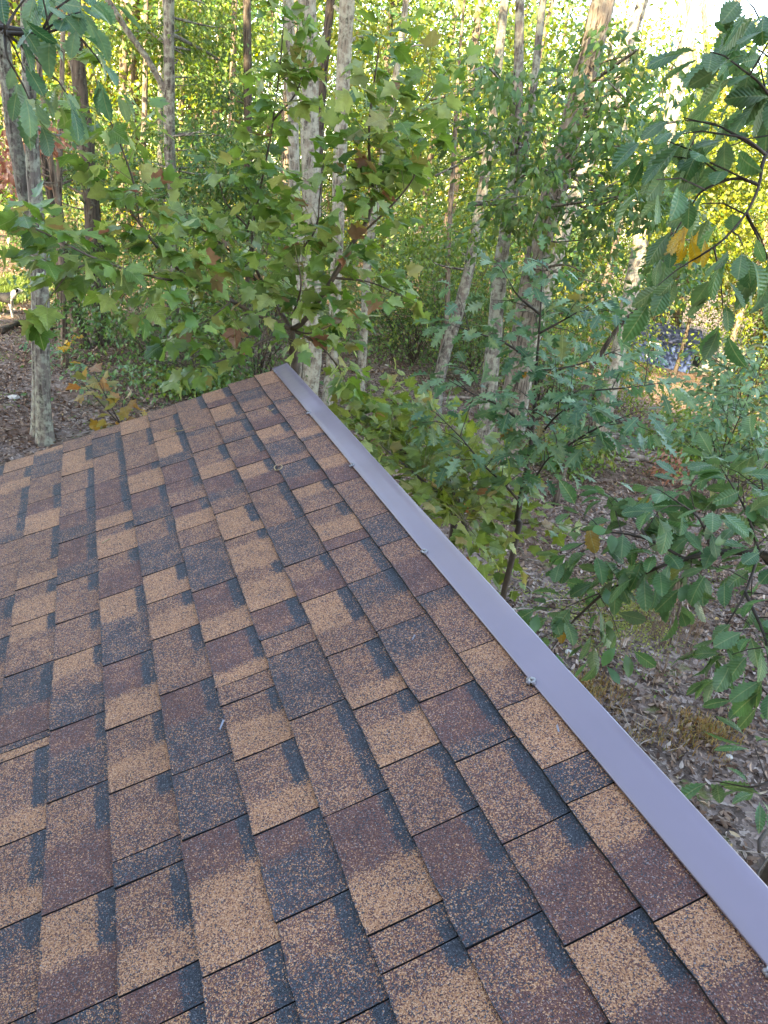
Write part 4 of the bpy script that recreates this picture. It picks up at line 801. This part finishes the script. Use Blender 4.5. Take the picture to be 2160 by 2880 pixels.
# the wood behind, one mass of leaves and far trunks
def woods():
    rng = np.random.RandomState(99); cs = []; pal = []
    tr = MB(); trees_ = []
    for _ in range(430):
        hd = math.radians(rng.uniform(-16, 68)); d = 24 + 46 * rng.rand() ** .8
        x, y = d * math.sin(hd), d * math.cos(hd)
        if d < 30 and math.degrees(hd) > 30: continue
        trees_.append((x, y, math.degrees(hd), d))
    for (x, y, h, d) in trees_:
        z0 = float(gz(x, y)); H = rng.uniform(12, 22)
        if h > 37: H = rng.uniform(11, 16)
        if rng.rand() < .5 and not (38.5 < h < 46.5 and d < 62): tr.tube(spline([[x, y, z0 - .2], [x + rng.normal(0, .3), y, z0 + H * .5], [x + rng.normal(0, .6), y + rng.normal(0, .5), z0 + H]], 6), np.linspace(.16, .04, 6) * rng.uniform(.7, 1.5), 6, .1, cap=False)
        R_ = rng.uniform(1.8, 3.4); n = int(rng.uniform(26, 40))
        p_ = rng.choice(3, p=[.24, .32, .44])  # random pick of shaded
        lo = .04 if rng.rand() < .6 else .3
        hs_ = 38.5 < h < 46.5 and d < 62
        if hs_: lo = max(.42, (4.4 - .075 * d - z0) / H)
        if lo > .85: continue
        for _ in range(n):
            a = rng.uniform(0, 6.28); r_ = R_ * math.sqrt(rng.rand()); zz = rng.uniform(lo, 1)
            cs.append((x + r_ * math.cos(a), y + r_ * math.sin(a), z0 + H * zz)); pal.append(p_)
    return np.array(cs), np.array(pal), tr, rng
cs, pal, tr, rng = woods()
for i, (pm, nm) in enumerate(((M_SHADE, 'dark_woods'), (M_MID, 'green_woods'), (M_SUN, 'yellow_green_woods'))):
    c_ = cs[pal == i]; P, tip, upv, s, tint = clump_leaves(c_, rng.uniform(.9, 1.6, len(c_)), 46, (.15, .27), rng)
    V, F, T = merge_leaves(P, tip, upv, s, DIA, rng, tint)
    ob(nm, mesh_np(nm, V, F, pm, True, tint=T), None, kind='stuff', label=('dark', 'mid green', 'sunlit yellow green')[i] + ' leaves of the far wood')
tr.build('far_trunks', B_BROWN, None, smooth=True, kind='stuff', label='trunks of the far wood')
# the wood behind the camera, which shades the roof and the near plants
rng = np.random.RandomState(5); cs = []; tr = MB()
for _ in range(84):
    hd = math.radians(rng.uniform(-180, -66)); d = rng.uniform(10.5, 17); x, y = d * math.sin(hd), d * math.cos(hd); z0 = float(gz(x, y)); H = rng.uniform(16, 19.5)
    tr.tube(spline([[x, y, z0 - .2], [x, y, z0 + H * .5], [x + rng.normal(0, .5), y, z0 + H * .95]], 5), np.linspace(.2, .05, 5), 7, .1, cap=False)
    for _ in range(46):
        a = rng.uniform(0, 6.28); r_ = 2.7 * math.sqrt(rng.rand()); cs.append((x + r_ * math.cos(a), y + r_ * math.sin(a), z0 + H * rng.uniform(.12, 1)))
P, tip, upv, s, tint = clump_leaves(np.array(cs), 1.6, 40, (.35, .55), rng)
V, F, T = merge_leaves(P, tip, upv, s, DIA, rng, tint)
ob('woods_behind', mesh_np('woods_behind', V, F, M_MID, True, tint=T), None, kind='stuff', label='leaves of the wood behind the shed')
tr.build('trunks_behind', B_BROWN, None, smooth=True, kind='stuff', label='trunks of the wood behind the shed')
# ------------------------------------------------------------------ houses downhill
M_BLUE = simple('blue_paint', (.016, .04, .13), .6, nscale=3, namt=.15); M_NAVY = simple('navy_trim', (.02, .028, .07), .5); M_WHITE = simple('white_paint', (.78, .77, .74), .6)
M_CREAM = simple('cream_siding', (.34, .33, .31), .7, nscale=4); M_GREYR = simple('grey_roof', (.24, .23, .22), .85, nscale=14, namt=.35); M_GLASS = simple('window_glass', (.05, .06, .07), .08); M_DECK = simple('deck_boards', (.3, .2, .14), .8, nscale=6)
def local_frame(base, yaw):
    c, s = math.cos(yaw), math.sin(yaw); R = np.array([[c, -s, 0], [s, c, 0], [0, 0, 1]])
    return R
def house(name, label, base, yaw, Lx, Wy, Hw, rise, wm, rm, tm, wins, seed=0):
    R = local_frame(base, yaw); root = thing(name, label, 'house', base)
    w = MB(); w.add(np.array([(-Lx / 2, -Wy / 2, -1.5), (Lx / 2, -Wy / 2, -1.5), (Lx / 2, Wy / 2, -1.5), (-Lx / 2, Wy / 2, -1.5), (-Lx / 2, -Wy / 2, Hw), (Lx / 2, -Wy / 2, Hw), (Lx / 2, Wy / 2, Hw), (-Lx / 2, Wy / 2, Hw), (-Lx / 2, 0, Hw + rise), (Lx / 2, 0, Hw + rise)]) @ R.T,
                     [(0, 1, 5, 4), (2, 3, 7, 6), (3, 0, 4, 8, 7), (1, 2, 6, 9, 5), (4, 5, 9, 8), (6, 7, 8, 9)])
    wall = w.build('wall', wm, root)
    ov = .35; r = MB(); sl_ = math.hypot(Wy / 2, rise); 
    for sg in (-1, 1):
        P = []
        for z in (.03, .13):
            for (x, t) in ((-Lx / 2 - ov, -.03), (Lx / 2 + ov, -.03), (Lx / 2 + ov, 1.16), (-Lx / 2 - ov, 1.16)):
                P.append((x, sg * Wy / 2 * t, Hw + rise - rise * t + z))
        r.add(np.array(P) @ R.T, [(0, 3, 2, 1), (4, 5, 6, 7), (0, 1, 5, 4), (1, 2, 6, 5), (2, 3, 7, 6), (3, 0, 4, 7)])
    roof_ = r.build('roof', rm, root)
    tmb = MB()
    for ex in (-1, 1):
        for sg in (-1, 1):
            P = []
            for x in (ex * (Lx / 2 + ov + .01), ex * (Lx / 2 + ov + .05)):
                for (t, z) in ((0, -.12), (0, .14), (1.17, .14), (1.17, -.12)): P.append((x, sg * Wy / 2 * t, Hw + rise - rise * t + z))
            tmb.add(np.array(P) @ R.T, [(0, 1, 2, 3), (7, 6, 5, 4), (0, 4, 5, 1), (1, 5, 6, 2), (2, 6, 7, 3), (3, 7, 4, 0)])
    tmb.build('barge_board', tm, root)
    for (face, u, z, ww, hh) in wins:
        for nm, gr, off, mt in (('window', .07, .03, M_WHITE), ('pane', 0, .05, M_GLASS)):
            b = MB(); g2 = gr
            if face == 'x': b.box((-Lx / 2 - off, u - ww / 2 - g2, z - g2), (-Lx / 2 + .02, u + ww / 2 + g2, z + hh + g2), R)
            else: b.box((u - ww / 2 - g2, -Wy / 2 - off, z - g2), (u + ww / 2 + g2, -Wy / 2 + .02, z + hh + g2), R)
            if nm == 'window': wo = b.build('window', mt, root)
            else: b.build('pane', mt, wo)
    return root
pb = on_ground(at(1412, 790, 46)); pw = on_ground(at(1512, 770, 49))
pb[2] += .25; pw[2] += .3
house('blue_house', 'blue house with navy roof edges downhill between the trees', pb, math.radians(-30), 3.2, 3.0, 1.25, .55, M_BLUE, M_NAVY, M_NAVY, [('y', -.6, .3, .5, .7), ('x', .2, .3, .6, .7)])
house('pale_house', 'pale walled house with grey roof just right of the blue house', pw, math.radians(-62), 4.5, 3.2, .95, .6, M_CREAM, M_GREYR, M_NAVY, [('y', .5, .2, .6, .6)])

# ------------------------------------------------------------------ dog at the left edge
def dogmat():
    m, nt, b, N, Lk = newmat('black_white_fur')
    at_ = N('ShaderNodeAttribute'); at_.attribute_name = 'tint'
    tc = N('ShaderNodeTexCoord'); nz = N('ShaderNodeTexNoise'); nz.inputs['Scale'].default_value = 14; Lk(tc.outputs['Object'], nz.inputs['Vector'])
    ad = N('ShaderNodeMath'); ad.operation = 'ADD'; Lk(at_.outputs['Fac'], ad.inputs[0]); mr = N('ShaderNodeMapRange'); mr.inputs[3].default_value = -.2; mr.inputs[4].default_value = .2; Lk(nz.outputs['Fac'], mr.inputs[0]); Lk(mr.outputs[0], ad.inputs[1])
    r = ramp(nt, [(.46, (.018, .017, .018)), (.54, (.62, .58, .54))]); Lk(ad.outputs[0], r.inputs['Fac']); Lk(r.outputs['Color'], b.inputs['Base Color']); b.inputs['Roughness'].default_value = .8
    return m
M_DOG = dogmat(); M_DARKNOSE = simple('dark_nose', (.01, .01, .01), .3)
def make_dog(base, yaw):
    root = thing('dog', 'black and white dog standing on the forest floor at the left edge', 'dog', base)
    root.rotation_euler = (0, 0, yaw)
    J = [(-.02, 0, .48, .12), (.16, 0, .47, .125), (.3, 0, .47, .13), (-.2, 0, .48, .105), (-.34, 0, .47, .1), (.4, 0, .56, .09), (.47, 0, .64, .078), (.52, .0, .68, .08), (.6, .02, .655, .05), (.68, .03, .64, .036),
         (.33, .085, .38, .055), (.34, .09, .26, .038), (.33, .09, .13, .027), (.34, .09, .025, .03), (.37, .09, .018, .024),
         (.33, -.085, .38, .055), (.35, -.09, .26, .038), (.36, -.09, .13, .027), (.37, -.09, .025, .03), (.4, -.09, .018, .024),
         (-.34, .085, .4, .07), (-.29, .09, .28, .045), (-.4, .09, .17, .028), (-.38, .09, .025, .028), (-.35, .09, .018, .024),
         (-.34, -.085, .4, .07), (-.3, -.09, .28, .045), (-.41, -.09, .17, .028), (-.39, -.09, .025, .028), (-.36, -.09, .018, .024),
         (-.43, 0, .5, .045), (-.53, 0, .5, .04), (-.62, 0, .44, .045), (-.68, 0, .37, .03)]
    Ed = [(0, 1), (1, 2), (0, 3), (3, 4), (2, 5), (5, 6), (6, 7), (7, 8), (8, 9), (2, 10), (10, 11), (11, 12), (12, 13), (13, 14), (2, 15), (15, 16), (16, 17), (17, 18), (18, 19), (4, 20), (20, 21), (21, 22), (22, 23), (23, 24), (4, 25), (25, 26), (26, 27), (27, 28), (28, 29), (4, 30), (30, 31), (31, 32), (32, 33)]
    me = bpy.data.meshes.new('body'); me.from_pydata([j[:3] for j in J], Ed, []); o = bpy.data.objects.new('body', me); C.objects.link(o)
    md = o.modifiers.new('skin', 'SKIN'); sv = me.skin_vertices[0].data
    for i, j in enumerate(J): sv[i].radius = (j[3], j[3])
    sv[0].use_root = True
    s2 = o.modifiers.new('sub', 'SUBSURF'); s2.levels = 2; s2.render_levels = 2
    dg = bpy.context.evaluated_depsgraph_get(); ev = o.evaluated_get(dg); m2 = bpy.data.meshes.new_from_object(ev)
    bpy.data.objects.remove(o); co = np.empty(len(m2.vertices) * 3, np.float32); m2.vertices.foreach_get('co', co); co = co.reshape(-1, 3)
    white = np.clip((.34 - co[:, 2]) * 6 + .5, 0, 1)
    front = np.clip((co[:, 0] - .3) * 9, 0, 1) * np.clip(1.5 - abs(co[:, 1]) * 4, 0, 1); t = np.maximum(white, front)
    ear = (co[:, 0] < .5) & (co[:, 2] > .69); t[ear] = .1
    a = m2.attributes.new('tint', 'FLOAT', 'POINT'); a.data.foreach_set('value', t.astype(np.float32))
    m2.materials.clear(); m2.materials.append(M_DOG); m2.polygons.foreach_set('use_smooth', np.ones(len(m2.polygons), bool))
    body = ob('body', m2, root)
    for sg in (-1, 1):
        e = MB(); P = np.array([(.49, .05 * sg, .735), (.55, .075 * sg, .725), (.53, .115 * sg, .65), (.48, .1 * sg, .63), (.475, .085 * sg, .7), (.52, .09 * sg, .69)]); e.add(P, [(0, 1, 5), (1, 2, 5), (2, 3, 5), (3, 4, 5), (4, 0, 5), (0, 4, 3, 2, 1)]); e.build('ear', simple('black_ear', (.015, .014, .014), .8), root, smooth=True)
        y = MB(); c = np.array([.578, .045 * sg + .015, .7]); y.tube([c - [.008, 0, 0], c + [.004, 0, 0], c + [.008, 0, 0]], [.008, .008, .003], 8); y.build('eye', M_DARKNOSE, root, smooth=True)
    nz = MB(); nz.tube([(.7, .03, .65), (.715, .033, .652), (.722, .034, .65)], [.018, .017, .006], 8); nz.build('nose', M_DARKNOSE, root, smooth=True)
    return root
dp = gnd(-6, 682); make_dog(dp, math.radians(-8))

# ------------------------------------------------------------------ leaf litter, sticks, grasses, stones
rng = np.random.RandomState(21)
def scatter(n, xr, yr, p=1.0):
    x = rng.uniform(*xr, n); y = rng.uniform(*yr, n); P = np.stack([x, y, gz(x, y)], 1); px = topx(P)
    k = (px[:, 2] > .5) & (px[:, 0] > -250) & (px[:, 0] < 1900) & (px[:, 1] > 300) & (px[:, 1] < 2500) & (rng.rand(n) < np.clip((9.5 / np.maximum(px[:, 2], 1)) ** p, 0, 1))
    k &= ~((x > xl - .1) & (x < xr_ + .1) & (y < yf + .05) & (y > yb)); return P[k]
xr_ = roofp(.40, 0)[0]
litter_leaf = fixwind([strip_leaf([(.02, 0), (.22, .35), (.2, .7), (0, 1)], fold=f, droop=d, petiole=0) for f, d in ((.7, .5), (-.5, -.4), (1.1, .1), (.2, -.6))])
M_LIT = leafmat('litter_leaf', [(0, (.05, .03, .022)), (.35, (.115, .07, .048)), (.65, (.18, .122, .088)), (.88, (.26, .19, .145)), (.98, (.36, .3, .26)), (1, (.3, .2, .06))], False, trans=.08, under=0, rough=.8, spec=.2)
P = scatter(300000, (-9, 20), (2, 30), 1.1)
nz_ = np.array([noise.noise(Vector((p[0] * .8, p[1] * .8, 7.7))) + .5 * noise.noise(Vector((p[0] * 2.1, p[1] * 2.1, 1.7))) for p in P]); P = P[(nz_ < .16) | (rng.rand(len(P)) < .22)]
ang = rng.uniform(0, 6.28, len(P)); tip = norm(np.stack([np.cos(ang), np.sin(ang), rng.normal(0, .3, len(P))], 1)); up = norm(np.array([0, 0, 1.]) + rng.normal(0, .4, (len(P), 3)))
P[:, 2] += rng.uniform(.005, .03, len(P)); sz = rng.uniform(.03, .1, len(P))
V, F, T = merge_leaves(P, tip, up, sz, litter_leaf, rng, rng.rand(len(P)))
ob('fallen_leaves', mesh_np('fallen_leaves', V, F, M_LIT, True, tint=T), None, kind='stuff', label='grey brown fallen leaves covering the forest floor')
P = scatter(2600, (-8, 18), (2, 22), .8); st = MB()
for p in P:
    a = rng.uniform(0, 6.28); l = rng.uniform(.1, .45); d = np.array([math.cos(a), math.sin(a), rng.normal(0, .06)]); q_ = p + [0, 0, .035]; m_ = q_ + d * l * .5 + rng.normal(0, .025, 3)
    st.tube([q_, m_, q_ + d * l], [.007, .006, .003], 4, cap=False)
st.build('fallen_twigs', B_DRY, None, smooth=True, kind='stuff', label='dry twigs scattered on the litter')
# ground cover: moss sprigs and small seedlings
P = scatter(2200, (-8, 18), (3, 22), .9); nn_ = np.array([noise.noise(Vector((p[0] * .5, p[1] * .5, 3.3))) for p in P]); P = P[nn_ > .12]
cs_ = P + [0, 0, .04]
def flat_plants(cs_, rad, n_per, size, pal, nm, lab, lift=.5):
    P, tip, up, s, t = clump_leaves(cs_, rad, n_per, size, rng, flat=.2, up=.4); P[:, 2] = np.maximum(P[:, 2], gz(P[:, 0], P[:, 1]) + .02)
    V, F, T = merge_leaves(P, tip, up, s, OV2, rng, t); ob(nm, mesh_np(nm, V, F, pal, True, tint=T), None, kind='stuff', label=lab)
flat_plants(cs_, .3, 14, (.035, .07), M_MID, 'ground_cover', 'small green ground plants on the forest floor')
# tufts of dry orange grass
def blades(cs_, n, h, mat, nm, lab, lean=.5, w=.004):
    V = []; F = []; T = []
    for c in cs_:
        for _ in range(n):
            a = rng.uniform(0, 6.28); o_ = c + np.array([rng.normal(0, .06), rng.normal(0, .06), 0]); o_[2] = gz(o_[0], o_[1]); l = h * rng.uniform(.5, 1.2); d = np.array([math.cos(a), math.sin(a), 0]); s_ = np.array([-d[1], d[0], 0]) * w; le = lean * rng.rand()
            b_ = len(V); V += [o_ - s_, o_ + s_, o_ + d * l * le * .4 + [0, 0, l * .6] - s_ * .8, o_ + d * l * le * .4 + [0, 0, l * .6] + s_ * .8, o_ + d * l * le + [0, 0, l * (1 - .4 * le)]]
            F += [(b_, b_ + 1, b_ + 3), (b_, b_ + 3, b_ + 2), (b_ + 2, b_ + 3, b_ + 4)]; T += [rng.rand()] * 5
    ob(nm, mesh_np(nm, np.array(V), np.array(F), mat, False, tint=np.array(T)), None, kind='stuff', label=lab)
M_GRASS = leafmat('dry_grass', [(0, (.2, .11, .035)), (.5, (.25, .17, .05)), (1, (.15, .15, .045))], False, under=0)
M_GRN = leafmat('green_grass', [(0, (.07, .12, .03)), (1, (.12, .17, .04))], False, under=0); M_STALK = leafmat('dry_stalk', [(0, (.09, .06, .04)), (1, (.16, .12, .07))], False, under=0)
gp = [gnd(1270 + 38 * rng.randn(), 1510 + 40 * rng.randn()) for _ in range(40)] + [gnd(1500 + 60 * rng.randn(), 1590 + 22 * rng.randn()) for _ in range(45)]
blades(gp, 20, .09, M_GRASS, 'dry_grass', 'orange dry grass tufts beside the metal edge', 1.0)
blades([gnd(1420 + 75 * rng.randn(), 1400 + 45 * rng.randn()) for _ in range(60)], 3, .5, M_STALK, 'dry_stalks', 'thin dry stalks standing in the leaf litter', .35, .003)
blades([gnd(20 + 60 * rng.randn(), 628 + 14 * rng.randn()) for _ in range(260)], 22, .2, M_GRN, 'green_grass', 'patch of green grass behind the dog', .7, .012)
flat_plants(np.array([gnd(1330 + 70 * rng.randn(), 1310 + 40 * rng.randn()) for _ in range(130)]), .3, 40, (.025, .045), leafmat('moss_sprig', [(0, (.15, .18, .035)), (1, (.26, .27, .06))], False, under=0), 'moss', 'yellow green moss patches on the litter')
# stones
def stone(dx, dy, r, lab, col):
    c = gnd(dx, dy); bm = bmesh.new(); bmesh.ops.create_icosphere(bm, subdivisions=2, radius=r)
    sd = dx * .37
    for v in bm.verts:
        v.co *= 1 + .35 * noise.noise(v.co * (1.1 / r) + Vector((sd, 0, 0))); v.co.z *= .5
    me = bpy.data.meshes.new('stone'); bm.to_mesh(me); bm.free(); me.materials.append(col)
    o = ob('stone', me, None, tuple(c + [0, 0, r * .12])); o['label'] = lab; o['category'] = 'stone'
M_STONE = simple('pale_stone', (.36, .34, .31), .85, nscale=12, bump=.3)
for dx, dy, r, lab in ((1230, 1412, .055, 'flat pale stone on the litter by the leafy sprig right of the strip'), (836, 790, .07, 'pale stone beyond the roof corner'), (500, 815, .12, 'pale stone on the litter above the left roof slope'), (1575, 1635, .035, 'small cream stone in the dry grass at the lower right'), (690 * .65, 812, .09, 'grey stone beside the fine leaved shrub'), (30, 860, .1, 'pale stone at the far left of the litter'), (1295, 1245, .05, 'small stone among the moss right of the oak stem')):
    stone(dx, dy, r, lab, M_STONE)
# fallen branches
def log(pts, r, lab, mat=B_DRY, name='fallen_branch'):
    P = [gnd(*p) + [0, 0, r * .8] for p in pts]; root = thing(name, lab, 'branch', P[0]); mb = MB(); sp = spline(P, 14); mb.tube(sp, np.linspace(r, r * .45, 14), 8, .2); mb.build('limb', mat, root, smooth=True, org=P[0])
    for f in (5, 9):
        d = norm(sp[f + 1] - sp[f]); s_ = norm(np.cross(d, [0, 0, 1.])) * rng.choice([-1, 1]); t = MB(); t.tube(spline([sp[f], sp[f] + (d * .5 + s_ * .5) * .35 + [0, 0, .1], sp[f] + (d + s_ * .8) * .6 + [0, 0, .06]], 6), np.linspace(r * .4, r * .12, 6), 5, .1); t.build('side_branch', mat, root, smooth=True, org=P[0])
log([(1290, 965), (1340, 985), (1400, 1000), (1425, 1005)], .09, 'weathered fallen branch lying right of the brown trunk, longest of the pale ones')
log([(1300, 985), (1360, 1000), (1415, 985)], .06, 'thinner fallen branch crossing the longest weathered branch')
log([(1310, 950), (1370, 940), (1440, 960)], .07, 'upper fallen branch behind the longest weathered branch')
log([(320, 710), (400, 690), (460, 700)], .05, 'crooked dead branch on the litter behind the left roof slope', B_DARK)
log([(300, 770), (350, 745), (390, 735)], .05, 'dark fallen branch left of the crooked dead branch', B_DARK)
log([(0, 722), (60, 700), (130, 715)], .09, 'dark log lying behind the lichen speckled tree', B_DARK, 'log')
log([(930, 870), (1000, 862), (1060, 880)], .05, 'grey fallen branch beyond the tilted lichen trunk')
log([(1040, 1330), (1130, 1320), (1180, 1330)], .03, 'slim fallen branch under the oak sapling')
# brown dead needle clump and a hanging curl of dead leaves
dn = thing('dead_leaf_clump', 'rust brown clump of dead leaves on the ground by the fallen branches', 'leaves', gnd(1438, 1035))
crown_obj(dn, np.array([gnd(1438, 1035) + rng.normal(0, .12, 3) + [0, 0, .2] for _ in range(10)]), .35, 40, (.06, .12), M_DEAD, rng, name='leaves')
hb = at(1462, 1275, 3.5); hd_ = thing('curled_dead_leaf', 'hanging curled pale brown dead leaf under the broad leaved oak', 'leaf', hb)
mb = MB()
for q_ in range(3):
    b_ = hb + np.array([.02 * q_ - .02, .01 * q_, .05 - .01 * q_]); sp = spline([b_, b_ + [.012, 0, -.06], b_ + [-.02 + .01 * q_, .01, -.14]], 6)
    for w_ in range(5):
        pass
    Vv = []; 
    for i, s_ in enumerate(sp):
        wd = .026 * math.sin(math.pi * (i + .6) / 6.2)
        for a in (-1, -.4, .3, 1): Vv.append(s_ + np.array([wd * a, .02 * (a * a) - .01 * q_, .006 * math.sin(i * 2 + a * 3)]))
    mb.add(Vv, [(i * 4 + k, i * 4 + k + 1, i * 4 + k + 5, i * 4 + k + 4) for i in range(5) for k in range(3)])
mb.build('blade', simple('dead_brown', (.27, .19, .14), .8, nscale=30), hd_, smooth=True, org=hb)
# ------------------------------------------------------------------ bits lying on the roof
def on_roof(dx, dy, h=.006):
    a, b = ab_disp(dx, dy); return roofp(a, b, h)
M_STRAW = simple('straw', (.36, .25, .13), .7); M_SLIV = simple('metal_sliver', (.2, .21, .26), .4, .3)
def bit(name, lab, cat, pts, r, mat, h=.0085, n=14, org=None):
    P = [on_roof(x, y, h) for x, y in pts]; mb = MB(); mb.tube(spline(P, n), r, 5); o = mb.build(name, mat, None, smooth=True, loc=tuple(P[0]), org=P[0]); o['label'] = lab; o['category'] = cat
bit('tendril', 'dry tendril curled into a ring on the roof near the strip', 'tendril', [(596, 1020), (594, 1013), (600, 1008), (608, 1008), (611, 1013), (606, 1018), (598, 1020), (595, 1017)], .0022, M_STRAW, n=28)
bit('tendril', 'dry curl lying on the shingles near the far corner', 'tendril', [(578, 886), (581, 890), (587, 890), (592, 887)], .002, M_STRAW)
bit('twig', 'short straw coloured twig on a tan shingle at left', 'twig', [(222, 1178), (232, 1172), (240, 1168)], .0028, M_STRAW)
bit('twig', 'slim twig lying along the far roof edge at left', 'twig', [(372, 937), (400, 932), (424, 925)], .002, M_STRAW)
bit('tendril', 'small dry curl beside the slim twig at the far roof edge', 'tendril', [(366, 935), (372, 930), (379, 929), (383, 933)], .002, M_STRAW)
def sliver(lab, pts, h=.0085):
    P = np.array([on_roof(x, y, hh) for (x, y, hh) in pts]); Q = np.concatenate([P, P - NN * .0012]); o = ob('metal_sliver', mesh_np('metal_sliver', Q - P[0], [(0, 1, 2, 3), (7, 6, 5, 4), (0, 4, 5, 1), (1, 5, 6, 2), (2, 6, 7, 3), (3, 7, 4, 0)], M_SLIV), None, tuple(P[0])); o['label'] = lab; o['category'] = 'metal scrap'
sliver('pale metal sliver on a dark shingle left of centre', [(476, 1580, .008), (479, 1581, .008), (489, 1563, .012), (485, 1562, .012)])
sliver('blue grey metal sliver on a tan shingle near the strip', [(1202, 1574, .008), (1206, 1572, .012), (1210, 1586, .008), (1206, 1587, .008)])
sliver('tiny white scrap on a dark shingle right of centre', [(891, 1388, .008), (894, 1387, .009), (899, 1377, .008), (896, 1376, .008)])
